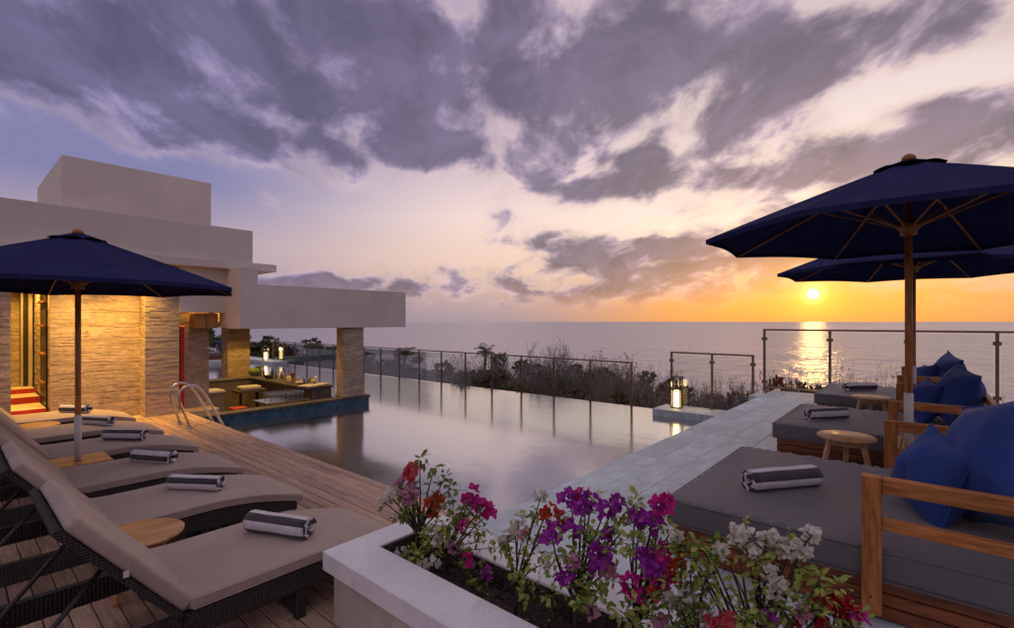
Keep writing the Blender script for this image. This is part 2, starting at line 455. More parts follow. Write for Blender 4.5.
def glass_mat(name, tint, extra=0.0):
    m, n, b, out = new_mat(name); n.t.nodes.remove(b)
    tr = n.n('ShaderNodeBsdfTransparent'); tr.inputs[0].default_value = tint + (1,)
    gl = n.n('ShaderNodeBsdfGlossy'); gl.inputs['Roughness'].default_value = .01
    fr = n.n('ShaderNodeFresnel'); fr.inputs[0].default_value = 1.3
    mx = n.n('ShaderNodeMixShader'); n.put(mx.inputs[0], V(n, fr.outputs[0])*.8 + extra)
    n.t.links.new(tr.outputs[0], mx.inputs[1]); n.t.links.new(gl.outputs[0], mx.inputs[2]); n.t.links.new(mx.outputs[0], out.inputs[0])
    return m
M['glass'] = glass_mat('railing_glass', (.93, .955, .95))
M['drink_glass'] = glass_mat('drinking_glass', (.80, .78, .74), .30)

def leaf_mat(name, c1, c2, tl=.35, rnd=.0):
    m, n, b, out = new_mat(name)
    g = n.n('ShaderNodeNewGeometry'); tc = n.n('ShaderNodeTexCoord')
    f = V(n, g.outputs['Random Per Island'])
    c = n.mix(f, c1, c2)
    c = n.mix(n.ss(n.noise(tc.outputs['Object'], 25, 3), .4, .65, 0, .5), c, tuple(x*.6 for x in c1))
    n.put(b.inputs['Base Color'], c); b.inputs['Roughness'].default_value = .5; b.inputs['Specular IOR Level'].default_value = .3
    t = n.n('ShaderNodeBsdfTranslucent'); n.put(t.inputs[0], c)
    mx = n.n('ShaderNodeMixShader'); mx.inputs[0].default_value = tl
    n.t.links.new(b.outputs[0], mx.inputs[1]); n.t.links.new(t.outputs[0], mx.inputs[2]); n.t.links.new(mx.outputs[0], out.inputs[0])
    return m
M['leaf'] = leaf_mat('bougainvillea_leaf', (.09, .18, .03), (.32, .36, .08))
M['leaf_y'] = leaf_mat('yellowing_leaf', (.19, .31, .05), (.56, .57, .15))
M['bract_purple'] = leaf_mat('purple_bract', (.34, .02, .38), (.58, .07, .60), .4)
M['bract_magenta'] = leaf_mat('magenta_bract', (.58, .015, .26), (.80, .04, .38), .4)
M['bract_orange'] = leaf_mat('orange_bract', (.58, .06, .02), (.78, .13, .05), .4)
M['bract_coral'] = leaf_mat('coral_bract', (.64, .07, .09), (.80, .16, .18), .4)
M['bract_crimson'] = leaf_mat('crimson_bract', (.42, .008, .02), (.62, .02, .05), .4)
M['bract_white'] = leaf_mat('white_bract', (.72, .68, .58), (.86, .83, .76), .35)
M['bract_pink'] = leaf_mat('pale_pink_bract', (.55, .22, .34), (.68, .34, .44), .4)
M['leaf_wild'] = leaf_mat('shrub_leaf', (.06, .085, .035), (.17, .18, .075), .35)
M['leaf_olive'] = leaf_mat('dry_leaf', (.13, .105, .055), (.27, .20, .10), .35)
M['leaf_rust'] = leaf_mat('rust_leaf', (.16, .03, .015), (.30, .08, .03), .3)
M['frond'] = leaf_mat('palm_frond', (.03, .045, .02), (.08, .09, .035), .3)

def water_mat(name, body, rough, bumps, ior, gain=1.0):
    m, n, b, out = new_mat(name)
    n.t.nodes.remove(b)
    tc = n.n('ShaderNodeTexCoord'); co = V(n, tc.outputs['Object'])
    df = n.n('ShaderNodeBsdfDiffuse'); n.put(df.inputs[0], body + (1,))
    gl = n.n('ShaderNodeBsdfGlossy'); gl.inputs['Roughness'].default_value = rough
    h = None
    for sc_, st, amp in bumps:
        q = n.noise(n.vm('MULTIPLY', co, st), sc_, 3, .55)*amp
        h = q if h is None else h + q
    bn = n.n('ShaderNodeBump'); bn.inputs['Strength'].default_value = 1.0; bn.inputs['Distance'].default_value = 1.0
    n.put(bn.inputs['Height'], h)
    n.t.links.new(bn.outputs[0], gl.inputs['Normal'])
    fr = n.n('ShaderNodeFresnel'); fr.inputs[0].default_value = ior
    n.t.links.new(bn.outputs[0], fr.inputs['Normal'])
    mx = n.n('ShaderNodeMixShader'); n.put(mx.inputs[0], n.m('MULTIPLY', V(n, fr.outputs[0]), gain, clamp=True))
    n.t.links.new(df.outputs[0], mx.inputs[1]); n.t.links.new(gl.outputs[0], mx.inputs[2]); n.t.links.new(mx.outputs[0], out.inputs[0])
    return m
M['pool_water'] = water_mat('pool_water', (.055, .085, .11), .13, [(.5, (1, .5, 1), .010), (2.2, (1, .6, 1), .002)], 3.6, 2.1)
M['sea_water'] = water_mat('sea_water', (.50, .43, .46), .30, [(.012, (1, .22, 1), 5.0), (.06, (1, .3, 1), 1.6), (.5, (1, .5, 1), .16), (.10, (.35, 1, 1), 3.0)], 2.4)  # diffuse body colour lifted pale to carry the haze
M['pool_tile'] = None
def mosaic():
    m, n, b, out = new_mat('blue_mosaic')
    tc = n.n('ShaderNodeTexCoord'); co = V(n, tc.outputs['Object'])
    wn = n.n('ShaderNodeTexWhiteNoise'); n.put(wn.inputs[0], n.vm('SNAP', n.vm('ADD', co, (.013, .017, .011)), (.09, .09, .09)))
    n.put(b.inputs['Base Color'], n.mix(V(n, wn.outputs[0]), (.012, .05, .09), (.05, .14, .20)))
    b.inputs['Roughness'].default_value = .25
    return m
M['mosaic'] = mosaic()
def emit(name, col, st):
    m, n, b, out = new_mat(name); n.t.nodes.remove(b)
    e = n.n('ShaderNodeEmission'); e.inputs[0].default_value = col + (1,); e.inputs[1].default_value = st
    n.t.links.new(e.outputs[0], out.inputs[0]); return m
M['lamp_glow'] = emit('lantern_glow', (1.0, .62, .24), 5.0)
M['bulb'] = emit('downlight_bulb', (1.0, .65, .28), 12.0)

# ------------------------------------------------------------------ the setting: sea, terrain, pool, decks
WATER = -.67; DECK = -.45; FX = 10.94
def structure(o): o['kind'] = 'structure'; return o
def terrain():
    b = MB()
    def hgt(x, y):
        t = max(0, x - 11)
        z = -4.2 - t*.16 - .0002*t*t
        z += .5*math.sin(x*.21 + y*.13) + .4*math.sin(y*.31 - x*.11)
        # the bluff runs out to the left, the shore bends away
        return max(z, -40)
    xs = [-70, -30, -8, 0, 6, 10.9, 12, 14, 16, 19, 22, 26, 31, 37, 45, 55, 70, 90, 115, 140, 170, 220]
    ys = [-170, -120, -80, -50, -35, -25, -18, -12, -8, -4, 0, 4, 8, 12, 16, 20, 25, 31, 38, 46, 60, 80, 110, 160, 230]
    vs = [(x, y, hgt(x, y)) for y in ys for x in xs]; nx = len(xs)
    fs = [(j*nx+i, j*nx+i+1, (j+1)*nx+i+1, (j+1)*nx+i) for j in range(len(ys)-1) for i in range(nx-1)]
    b.add(vs, fs, 0, True)
    structure(b.build('terrain', M['ground']))
    return hgt
HGT = terrain()
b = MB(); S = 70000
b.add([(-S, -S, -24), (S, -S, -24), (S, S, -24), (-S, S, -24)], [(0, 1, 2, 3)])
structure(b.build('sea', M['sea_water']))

# pool water: one sheet with the bar cut out
b = MB()
def sheet(b, x0, x1, y0, y1, z, mi=0): b.add([(x0, y0, z), (x1, y0, z), (x1, y1, z), (x0, y1, z)], [(0, 1, 2, 3)], mi)
sheet(b, 3.3, FX + .08, 2.3, 10.66, WATER); sheet(b, 6.5, FX + .08, 10.66, 15.2, WATER); sheet(b, 3.3, FX + .08, 15.2, 26, WATER)
structure(b.build('pool_water', M['pool_water'], weld=True))
b = MB()
b.box(3.0, FX + .10, 2.1, 26, -4.5, -2.0); b.box(FX + .10, FX + .22, 2.1, 26.2, -5.5, WATER - .015); b.box(2.9, 3.29, 2.1, 11.4, -2.0, DECK - .06)
structure(b.build('pool_basin', M['concrete']))

# timber deck: boards laid along the pool
b = MB(); b.box(-4.5, 3.26, 1.0, 11.5, -.9, DECK - .055)
deck = structure(b.build('pool_deck', M['deck_under']))
board_me = {}
for L in (1.8, 2.4, 3.0, 3.6):
    board_me[L] = MB().box(-.0545, .0545, 0, L - .004, -.024, 0, .004).mesh('board', M['deck'])
rng = random.Random(3)
bx = 3.30 - .0545; nb = 0
while bx > -1.9:
    y = 11.42
    ymin = 1.6 if bx > .2 else 2.4
    first = True
    while y > ymin:
        L = rng.choice((1.8, 2.4, 3.0, 3.6)) if not first else rng.choice((1.8, 2.4, 3.0, 3.6))
        first = False
        link('board', board_me[L], deck, (bx, y - L, DECK + rng.uniform(-.0012, .0012)))
        y -= L; nb += 1
    bx -= .1155

# raised stone walkway with sandstone tiles
b = MB(); b.box(2.34, 11.05, -3.0, 2.34, -1.2, -.024)
walk = structure(b.build('stone_walkway', M['grout']))
tile_me = {}
def tile_mesh(w, h):
    k = (round(w, 3), round(h, 3))
    if k not in tile_me: tile_me[k] = MB().box(-w/2+.0012, w/2-.0012, -h/2+.0012, h/2-.0012, -.022, 0, .002).mesh('stone_tile', M['tile'])
    return tile_me[k]
rng = random.Random(11)
y = 2.36; row = 0
while y > -1.2:
    h = .30
    x = 2.375
    while x < 11.04:
        w = rng.choice((.45, .6, .6, .9))
        if x + w > 10.85: w = 11.05 - x
        link('stone_tile', tile_mesh(w, h), walk, (x + w/2, y - h/2, rng.uniform(-.0012, .0012)))
        x += w
    y -= h; row += 1
# the lower landing with the lantern and the kerb by the corner post
b = MB(); b.box(10.28, 11.05, 2.345, 4.58, -1.2, -.52, .008)
structure(b.build('landing', M['tile']))
b = MB(); b.box(10.45, 11.05, 2.365, 2.66, -1.0, -.07, .006)
structure(b.build('kerb_step', M['tile']))
# far terrace past the bar
b = MB(); b.box(5.0, 11.05, 26.0, 34, -2, -.5, .01); b.box(10.28, 11.05, 23.4, 25.995, -1.2, -.52, .008)
structure(b.build('far_terrace', M['tile']))

# ------------------------------------------------------------------ planter
pl = thing('planter_box', 'long white rendered planter with dark soil and flowering bushes', 'planter', (1.945, 1.0, DECK))
PX0, PX1, PY0, PY1, LG = 1.52, 2.37, -1.2, 2.79, .268
b = MB()
b.box(PX0, PX0+LG, PY0, PY1, -.116, .002, .006); b.box(PX1-LG, PX1, PY0, PY1, -.116, .002, .006)
b.box(PX0+LG-.004, PX1-LG+.004, PY1-.205, PY1-.002, -.116, .000, .0)
b.build('cap', M['planter'], pl, world=True)
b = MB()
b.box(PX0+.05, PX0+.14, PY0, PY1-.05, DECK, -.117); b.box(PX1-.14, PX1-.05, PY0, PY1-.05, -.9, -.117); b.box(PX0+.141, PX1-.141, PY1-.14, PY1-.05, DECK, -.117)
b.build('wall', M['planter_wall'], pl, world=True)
for q in ((PX0+LG+.0005, PX0+LG+.004, PY0, PY1-.206), (PX1-LG-.004, PX1-LG-.0005, PY0, PY1-.206), (PX0+LG+.0045, PX1-LG-.0045, PY1-.2105, PY1-.2062)):
    b = MB(); b.box(q[0], q[1], q[2], q[3], -.16, -.012); b.build('liner', M['soil'], pl, world=True)
b = MB()
rng = random.Random(5)
hm = {}
def soilz(u, v):
    k = (round(u, 4), round(v, 4))
    if k not in hm: hm[k] = rng.uniform(-.018, .018)
    return hm[k] + .02*math.sin(v*37)*math.sin(u*9)
b.grid(lambda u, v: (PX0+.15 + u*(PX1-PX0-.3), PY0 + v*(PY1-PY0-.16), -.125 + soilz(u, v)), 26, 120)
for i in range(900):
    x = rng.uniform(PX0+LG, PX1-LG); y = rng.uniform(0, PY1-.2); r = rng.uniform(.004, .013)
    z = -.115 + rng.uniform(0, .014); a = rng.uniform(0, 6.3)
    c, s_ = math.cos(a)*r, math.sin(a)*r
    b.add([(x+c, y+s_, z), (x-s_, y+c, z+r*.3), (x-c, y-s_, z), (x+s_, y-c, z-r*.2), (x, y, z+r*.9), (x, y, z-r)], [(0, 1, 4), (1, 2, 4), (2, 3, 4), (3, 0, 4), (1, 0, 5), (2, 1, 5), (3, 2, 5), (0, 3, 5)])
b.build('soil', M['soil'], pl, world=True, kind='stuff')

# ------------------------------------------------------------------ hotel building
bd = thing('hotel_building', 'white flat-roofed hotel wing with stone-clad walls and poolside bar', 'building', (2.5, 12.5, DECK))
def part(name, mat, *boxes, ch=0.0):
    b = MB()
    for q in boxes: b.box(*q, ch)
    return b.build(name, mat, bd, world=True)
part('parapet', M['plaster'], (-8, 4.52, 11.3, 12.6, 2.682, 3.405), ch=.006)
part('roof_slab', M['plaster'], (-8, 4.98, 11.16, 20, 2.52, 2.68), ch=.006)
part('rooftop_block', M['plaster'], (1.70, 4.57, 14.0, 18.0, 2.685, 4.97), ch=.008)
part('roof_beam', M['plaster'], (4.0, 8.21, 10.65, 11.35, 1.25, 2.19), ch=.006)
part('roof_return', M['plaster'], (4.003, 4.36, 10.656, 12.6, 1.27, 2.518))
part('roof_beam', M['plaster'], (7.55, 8.205, 11.352, 15.6, 1.255, 2.185), (4.0, 7.548, 14.95, 15.6, 1.255, 2.185))
part('ceiling', M['plaster'], (4.37, 7.54, 11.36, 14.94, 2.0, 2.1))
part('lintel', M['plaster'], (3.152, 4.002, 11.40, 11.75, 1.59, 2.518))
part('back_wall', M['plaster'], (-8, 3.9, 16.5, 17, DECK, 2.518), (3.6, 3.9, 15.0, 16.49, DECK, 2.518))
part('inner_floor', M['cream_step'], (-8, 3.9, 11.45, 16.5, -.9, DECK - .004))
def cladding(bd, rects):
    """courses of thin stone strips on faces; rect = (axis, fixed, a0, a1, z0, z1, sign)"""
    b = MB(); rg = random.Random(21)
    for axis, fx, a0, a1, z0, z1, sg in rects:
        z = z0
        while z < z1 - .004:
            h = min(rg.uniform(.018, .040), z1 - z)
            a = a0 - rg.uniform(0, .2)
            while a < a1:
                L = rg.uniform(.18, .6); e = min(a + L, a1); st = max(a, a0)
                if e - st > .01:
                    p = rg.uniform(.015, .023)
                    f0, f1 = (fx, fx + sg*p) if sg > 0 else (fx + sg*p, fx)
                    if axis == 'y': b.box(st+.0012, e-.0012, f0, f1, z+.0012, z+h-.0012)
                    else: b.box(f0, f1, st+.0012, e-.0012, z+.0012, z+h-.0012)
                a += L
            z += h
    return b
def stone_pillar(x0, x1, y0, y1, z0, z1, faces='-y-x', name='stone_pillar'):
    g = .024
    p = part(name, M['strip'], (x0+g, x1-g, y0+g, y1-g, z0, z1))
    rects = []
    if '-y' in faces: rects.append(('y', y0+g, x0, x1, z0, z1, -1))
    if '-x' in faces: rects.append(('x', x0+g, y0+g, y1-g, z0, z1, -1))
    if '+x' in faces: rects.append(('x', x1-g, y0+g, y1-g, z0, z1, 1))
    if '+y' in faces: rects.append(('y', y1-g, x0, x1, z0, z1, 1))
    c = cladding(bd, rects)
    c.build('stone_strips', M['strip'], p, world=True, kind='stuff')
    return p
stone_pillar(2.58, 3.15, 11.42, 11.86, DECK - .003, 2.518, '-y-x+x')
stone_pillar(-3.2, .766, 11.42, 11.86, DECK - .003, 2.518, '-y+x', 'stone_wall')
stone_pillar(1.28, 2.60, 11.83, 14.25, DECK - .003, 2.518, '-y-x', 'stone_wall')
stone_pillar(3.1, 3.86, 11.95, 12.4, DECK - .003, 2.518, '-y+x', 'stone_wall')
stone_pillar(6.42, 6.98, 10.76, 11.12, DECK, 1.252, '-y-x+x')
stone_pillar(5.43, 6.04, 15.3, 15.85, -.9, 1.252, '-y-x')
stone_pillar(-.6, 1.08, 14.26, 14.6, DECK, 2.518, '-y', 'stone_wall')
# niche with shelves let into the entrance wall, door, steps
n_ = part('niche', M['dark_door'], (1.262, 1.2785, 12.15, 12.95, -.28, 2.05))
for z in (.25, .78, 1.3, 1.75):
    b = MB(); b.box(1.225, 1.262, 12.15, 12.95, z, z + .035); b.build('shelf', M['teak'], n_, world=True)
d_ = part('door', M['dark_door'], (1.12, 1.19, 14.1, 14.255, .06, 2.3))
b = MB(); b.box(1.085, 1.115, 14.05, 14.255, .06, 2.35); b.box(1.195, 1.255, 14.05, 14.255, .06, 2.35); b.build('door_frame', M['cream'], d_, world=True)
for k, (y0, z0, z1) in enumerate(((11.95, DECK, -.15), (12.9, -.15, -.03), (13.6, -.03, .06))):
    y1 = (12.9, 13.6, 14.25)[k]
    b = MB(); b.box(.80, 1.245, y0, y1, DECK if k == 0 else z0, z1 - .002)
    st_ = b.build('step', M['cream_step'], bd, world=True)
    b = MB(); b.box(.80, 1.245, y0 - .012, y0, z0, z1); b.build('red_riser', M['red'], st_, world=True)
part('hose_panel', M['red'], (3.29, 3.37, 11.86, 11.93, -.43, 1.30), ch=.01)
cb_ = part('wall_cabinet', M['cabinet'], (3.48, 3.92, 11.60, 11.93, 1.26, 1.57), ch=.006)
b = MB(); b.box(3.69, 3.694, 11.592, 11.60, 1.27, 1.56); b.build('door_gap', M['black'], cb_, world=True)
# downlights in the soffit
def downlight(x, y, z, energy, size=1.9, col=(1, .55, .10)):
    f = MB(); f.lathe([(.045, -.02), (.06, -.02), (.06, 0), (.045, 0)], 16, (x, y, z)); o = f.build('downlight', M['white_plastic'], bd, world=True)
    g = MB(); g.lathe([(0, -.004), (.043, -.004)], 16, (x, y, z)); g.build('bulb', M['bulb'], o, world=True)
    ld = bpy.data.lights.new('downlight_lamp', 'SPOT'); ld.energy = energy; ld.color = col; ld.spot_size = size; ld.spot_blend = .9; ld.shadow_soft_size = .05
    l = bpy.data.objects.new('downlight_lamp', ld); COL.objects.link(l); l.parent = o
    l.location = Vector((x, y, z - .03)) - bd.location
for x, y, e in ((1.55, 11.24, 240), (2.30, 11.24, 240), (1.0, 12.3, 210), (1.0, 13.5, 210), (3.5, 11.80, 90)):
    downlight(x, y, 2.515 if x < 3.3 else 2.51, e)
for x, y, e in ((4.9, 12.2, 100), (5.8, 14.6, 140), (6.1, 11.7, 100), (4.6, 14.4, 90)):
    downlight(x, y, 1.998, e, 2.4)

# ------------------------------------------------------------------ swim-up bar
M['bar_panel'] = pmat('bar_panel', (.27, .225, .17), .6, .12, 5)
M['bar_stone'] = pmat('bar_stone', (.16, .12, .10), .6, .2, 5)
br = thing('bar_counter', 'sunken pool bar with blue mosaic edge and dark stone counter', 'bar', (4.9, 12.8, -1.3))
def bpart(name, mat, *boxes, ch=0.0):
    b = MB()
    for q in boxes: b.box(*q, ch)
    return b.build(name, mat, br, world=True)
bpart('coping', M['dark_stone'], (3.31, 7.08, 10.62, 10.95, -.50, -.448), (6.5, 7.08, 10.951, 11.3, -.50, -.449), ch=.006)
bpart('mosaic_wall', M['mosaic'], (3.32, 7.06, 10.65, 10.90, -2.0, -.502), (6.45, 7.05, 10.901, 15.2, -2.0, -.502))
bpart('bar_floor', M['concrete'], (3.3, 6.44, 10.91, 15.2, -1.5, -1.3))
bpart('counter_top', M['dark_stone'], (5.75, 6.42, 11.25, 15.0, -.24, -.19), (4.1, 5.745, 14.5, 15.0, -.24, -.19), ch=.005)
bpart('counter_front', M['bar_stone'], (5.9, 6.4, 11.3, 15.0, -1.29, -.241))
bpart('counter_back', M['bar_panel'], (4.1, 5.895, 14.55, 14.95, -1.29, -.241))
bpart('work_bench', M['steel'], (4.7, 5.7, 11.0, 11.75, -.44, -.41), ch=.004)
bpart('work_bench_leg', M['black'], (4.75, 4.8, 11.05, 11.1, -1.3, -.44), (5.6, 5.65, 11.05, 11.1, -1.3, -.44))
bpart('drinks_fridge', M['bar_panel'], (3.98, 4.38, 12.6, 13.1, -1.3, -.28), ch=.01)
bpart('fridge_top', M['white_plastic'], (3.95, 4.41, 12.57, 13.13, -.278, -.22), ch=.01)

# ------------------------------------------------------------------ glass railings
def railing(label, X, ys, z0, z1, clamps=True, lower=False, group=None, pw=.045):
    t = thing('glass_railing', label, 'railing', (X, ys[0], z0), 0, group)
    L = ys[-1] - ys[0]
    b = MB(); b.box(X-.028, X+.028, ys[0]-pw/2, ys[-1]+pw/2, z1-.035, z1, .004); b.build('top_rail', M['bronze'], t, world=True)
    if lower:
        b = MB(); b.box(X-.015, X+.015, ys[0]+pw/2, ys[-1]-pw/2, z0+.05, z0+.08, .003); b.build('bottom_rail', M['bronze'], t, world=True)
    pm = MB().box(-pw/2, pw/2, -pw/2, pw/2, 0, z1-z0-.036, .004).mesh('post', M['bronze'])
    cm = MB().box(-.028, .028, -.05, .05, -.03, .03, .006).mesh('clamp', M['bronze'])
    fm = MB().box(-.05, .05, -.05, .05, 0, .012, .002).mesh('foot_plate', M['bronze'])
    for y in ys:
        p = link('post', pm, t, (0, y-ys[0], 0))
        link('foot_plate', fm, p)
        if clamps:
            for z in (.18, (z1-z0)-.2): link('clamp', cm, p, (0, 0, z))
    for a, c in zip(ys[:-1], ys[1:]):
        b = MB(); b.box(X-.006, X+.006, a+.045, c-.045, z0+.09 if lower else z0+.02, z1-.07); b.build('pane', M['glass'], t, world=True)
    return t
railing('long low glass railing with bronze posts along the far pool edge', FX+.03, [4.62 + .8 + 1.15*k for k in range(18)], WATER-.01, .416, clamps=False)
railing('short mid-height glass railing behind the lantern landing', FX+.02, [2.70, 3.52, 4.42], -.52, .71)
railing('tall glass railing at the end of the stone walkway', FX, [-4.27, -3.13, -2.0, -.87, .23, 1.36, 2.48], 0.0, 1.25, lower=True)

# ------------------------------------------------------------------ sun loungers
LW = .86; HX = .75
def seat_z(x): return .38 - (.135*max(0, (x-1.40)/.77)**1.8)
BA = math.atan2(.565, .455)                       # slope of the raised back
def make_lounger(label):
    t = thing('sun_lounger', label, 'sun lounger', (0, 0, 0), 0, 'sun loungers in a row on the timber deck')
    # wicker side rails follow the drop at the foot
    for y0 in (0.0, LW-.05):
        b = MB()
        xs = [-.12, .3, .75, 1.1, 1.4, 1.6, 1.75, 1.9, 2.02, 2.12]
        def sec(x):
            zt = seat_z(x) - .072
            zb = zt - (.13 if x < 1.7 else .13 - .06*(x-1.7)/.42)
            return [(x, y0, zb), (x, y0+.05, zb), (x, y0+.05, zt), (x, y0, zt)]
        vs = []; fs = []
        for i, x in enumerate(xs):
            vs += sec(x)
            if i:
                a = (i-1)*4; c = i*4
                for k in range(4): fs.append((a+k, c+k, c+(k+1) % 4, a+(k+1) % 4))
        fs.append((0, 1, 2, 3)); fs.append(tuple(len(vs)-4+k for k in range(4))[::-1])
        b.add(vs, fs); b.build('side_rail', M['wicker'], t)
        for x0 in (-.10, 1.34):
            b = MB(); b.box(x0, x0+.06, y0+.002, y0+.048, 0, seat_z(x0)-.2); b.build('leg', M['wicker'], t)
    for q in ((-.12, -.07, .17, .295), (2.075, 2.118, seat_z(2.1)-.15, seat_z(2.1)-.074), (1.345, 1.395, .02, .26)):
        b = MB(); b.box(q[0], q[1], .051, LW-.051, q[2], q[3]); b.build('end_rail', M['wicker'], t)
    for x in (.9, 1.15, 1.4, 1.65, 1.9): b = MB(); b.box(x, x+.05, .051, LW-.051, seat_z(x)-.13, seat_z(x)-.1); b.build('slat', M['tube'], t)
    # seat cushion
    rg = random.Random(9)
    def fseat(p):
        x = HX + .012 + p.x*1.42/1.42
        w = .007*math.sin(p.y*61 + 3*math.sin(p.x*7))*math.exp(-((p.x-.02)/.10)**2)
        bul = .010*math.sin(math.pi*min(1, max(0, p.y/LW)))*(1 if p.z > .04 else 0)
        return Vector((x, p.y, seat_z(x) - .072 + p.z + w + bul))
    b = MB(); b.cushion(1.425, LW, .072, .022, 26, 22, fseat); sc_ = b.build('seat_cushion', M['lounger_fabric'], t, weld=True)
    for dz in (.061, .011):
        xs_ = [HX + .03 + 1.385*i/16 for i in range(17)]
        pts = [(x, .001, seat_z(x) - .072 + dz) for x in xs_] + [(xs_[-1] + .018, .022, seat_z(xs_[-1]) - .074 + dz), (xs_[-1] + .018, LW-.022, seat_z(xs_[-1]) - .074 + dz)] + [(x, LW-.001, seat_z(x) - .072 + dz) for x in xs_[::-1]]
        b = MB(); b.tube(pts, .0042, 5); b.build('piping', M['lounger_fabric'], sc_)
    # raised back: frame and cushion
    ca, sa = math.cos(BA), math.sin(BA)
    def back(u, y, h): return Vector((HX - .0 - u*ca - h*sa*-1*-1, y, .30 + u*sa - h*ca*-1*-1 if False else .30 + u*sa + h*ca)) if False else Vector((HX - u*ca + h*sa, y, .295 + u*sa + h*ca))
    b = MB()
    for y0 in (.0, LW-.05):
        pts = [back(-.02, y0, -.035), back(.80, y0, -.035), back(.80, y0, .0), back(-.02, y0, .0)]
        vs = [tuple(p) for p in pts] + [(p.x, p.y+.05, p.z) for p in pts]
        b.add(vs, [(0, 1, 2, 3), (7, 6, 5, 4), (0, 4, 5, 1), (1, 5, 6, 2), (2, 6, 7, 3), (3, 7, 4, 0)])
    for u0, u1 in ((.75, .80), (.36, .40)):
        pts = [back(u0, .051, -.034), back(u1, .051, -.034), back(u1, .051, -.001), back(u0, .051, -.001)]
        vs = [tuple(p) for p in pts] + [(p.x, LW-.051, p.z) for p in pts]
        b.add(vs, [(0, 1, 2, 3), (7, 6, 5, 4), (0, 4, 5, 1), (1, 5, 6, 2), (2, 6, 7, 3), (3, 7, 4, 0)])
    b.build('back_frame', M['wicker'], t)
    def fback(p):
        bul = .012*math.sin(math.pi*min(1, max(0, p.y/LW)))*(1 if p.z > .04 else 0)
        w = .005*math.sin(p.y*47 + 2*math.sin(p.y*9))*math.exp(-((p.x)/.12)**2)
        q = back(.035 + p.x, p.y, .003 + p.z + bul + w); return q
    b = MB(); b.cushion(.75, LW, .072, .022, 14, 22, fback); bc = b.build('back_cushion', M['lounger_fabric'], t, weld=True)
    b = MB(); q = back(.42, -.004, .006)
    b.box(q.x-.012, q.x+.012, -.006, 0.0, q.z-.02, q.z+.012); b.build('care_tag', M['white_plastic'], bc)
    # prop struts under the back
    for y0 in (.10, LW-.10):
        a = back(.48, y0, -.04)
        b = MB(); b.tube([a, (a.x-.40, y0, .18), (a.x-.44, y0, .14), (a.x-.45, y0, .02)], .013, 8); b.build('prop_strut', M['tube'], t)
    b = MB(); a = back(.22, .5, -.04); b.tube([(a.x, .06, a.z), (a.x, LW-.06, a.z)], .011, 8); b.build('cross_tube', M['tube'], t)
    return t
LY = [2.95, 4.40, 5.69, 7.10, 8.50, 9.98]; LX = [.10, .03, 0, 0, -.03, -.05]
L_LABELS = ['taupe cushioned wicker sun lounger nearest the white planter', 'second sun lounger from the planter, beyond the round wooden table', 'third sun lounger from the planter, on the near side of the parasol',
            'fourth sun lounger from the planter, just beyond the parasol pole', 'fifth sun lounger from the planter, second nearest the stone wall', 'farthest sun lounger, nearest the lit stone wall']
proto = make_lounger(L_LABELS[0])
for k in range(6):
    o = proto if k == 0 else copy_thing(proto, (0, 0, 0), 0, L_LABELS[k])
    o.location = (LX[k], LY[k], DECK)

# ------------------------------------------------------------------ rolled towels
def towel_mesh(R0=.078, L=.48, turns=2.7, th=.017, seed=1, phase=0.0, stripe=.052):
    rg = random.Random(seed); b = MB(); n = 84
    rin = .016
    prof = []; s_ = 0; last = None
    for i in range(n+1):
        f = i/n; a = 2*math.pi*turns*f + phase
        r = rin + (R0-th-rin)*f + th*.5
        p = Vector((math.cos(a)*r*1.08, math.sin(a)*r*.96))
        if last is not None: s_ += (p-last).length
        last = p
        prof.append((p, Vector((math.cos(a), math.sin(a))), s_))
    tot = s_; nl = 10
    vs = []
    for i, (p, nn, s_) in enumerate(prof):
        for side in (-1, 1):
            for j in range(nl+1):
                y = (j/nl - .5)*L + .004*math.sin(i*.35 + seed)*(1 if j in (0, nl) else 0)
                wob = 1 + .025*math.sin(j*1.1 + i*.13 + seed) * (i/n)
                q = (p + nn*side*th*.5)*wob
                vs.append((q.x, y, max(q.y, -R0*.80) + R0*.80))
    fs = []; mi = []; row = nl+1
    for i in range(n):
        col = 0 if int((tot - prof[i][2])/stripe + .45) % 2 == 0 else 1
        for side in (0, 1):
            for j in range(nl):
                a = (i*2+side)*row + j; c = ((i+1)*2+side)*row + j
                f = (a, a+1, c+1, c); fs.append(f if side else f[::-1]); mi.append(col)
        for j, rev in ((0, False), (nl, True)):
            a = (i*2)*row + j; a2 = (i*2+1)*row + j; c = ((i+1)*2)*row + j; c2 = ((i+1)*2+1)*row + j
            f = (a, a2, c2, c); fs.append(f[::-1] if rev else f); mi.append(col)
    e = n*2*row
    for j in range(nl): fs.append((e+j, e+j+1, e+row+j+1, e+row+j)); mi.append(0)
    b.v = vs; b.f = fs; b.mi = mi; b.smooth = [True]*len(fs)
    return b.mesh('rolled_towel', [M['towel_w'], M['towel_d']])
tw = [towel_mesh(seed=1, phase=.2), towel_mesh(R0=.072, seed=2, phase=.7, stripe=.05, L=.46), towel_mesh(R0=.075, seed=3, phase=-.3, stripe=.052, L=.47)]
T_LABELS = ['striped rolled towel on the lounger nearest the planter', 'striped rolled towel on the second lounger from the planter', 'striped rolled towel on the third lounger from the planter',
            'striped rolled towel on the lounger just beyond the parasol', 'striped rolled towel on the second farthest lounger', 'striped rolled towel on the farthest lounger by the stone wall']
for k in range(6):
    x = (1.53, 1.457, 1.46, 1.50, 1.47, 1.43)[k]
    ang = (-66, -55, -62, -52, -63, -56)[k]
    o = link('rolled_towel', tw[(0, 1, 2, 0, 1, 2)[k]], None, (x, LY[k]+.43, DECK + seat_z(x-LX[k]) + .010), (0, R(3), R(ang + 90)))
    tag(o, T_LABELS[k], 'towel', 'striped rolled towels')

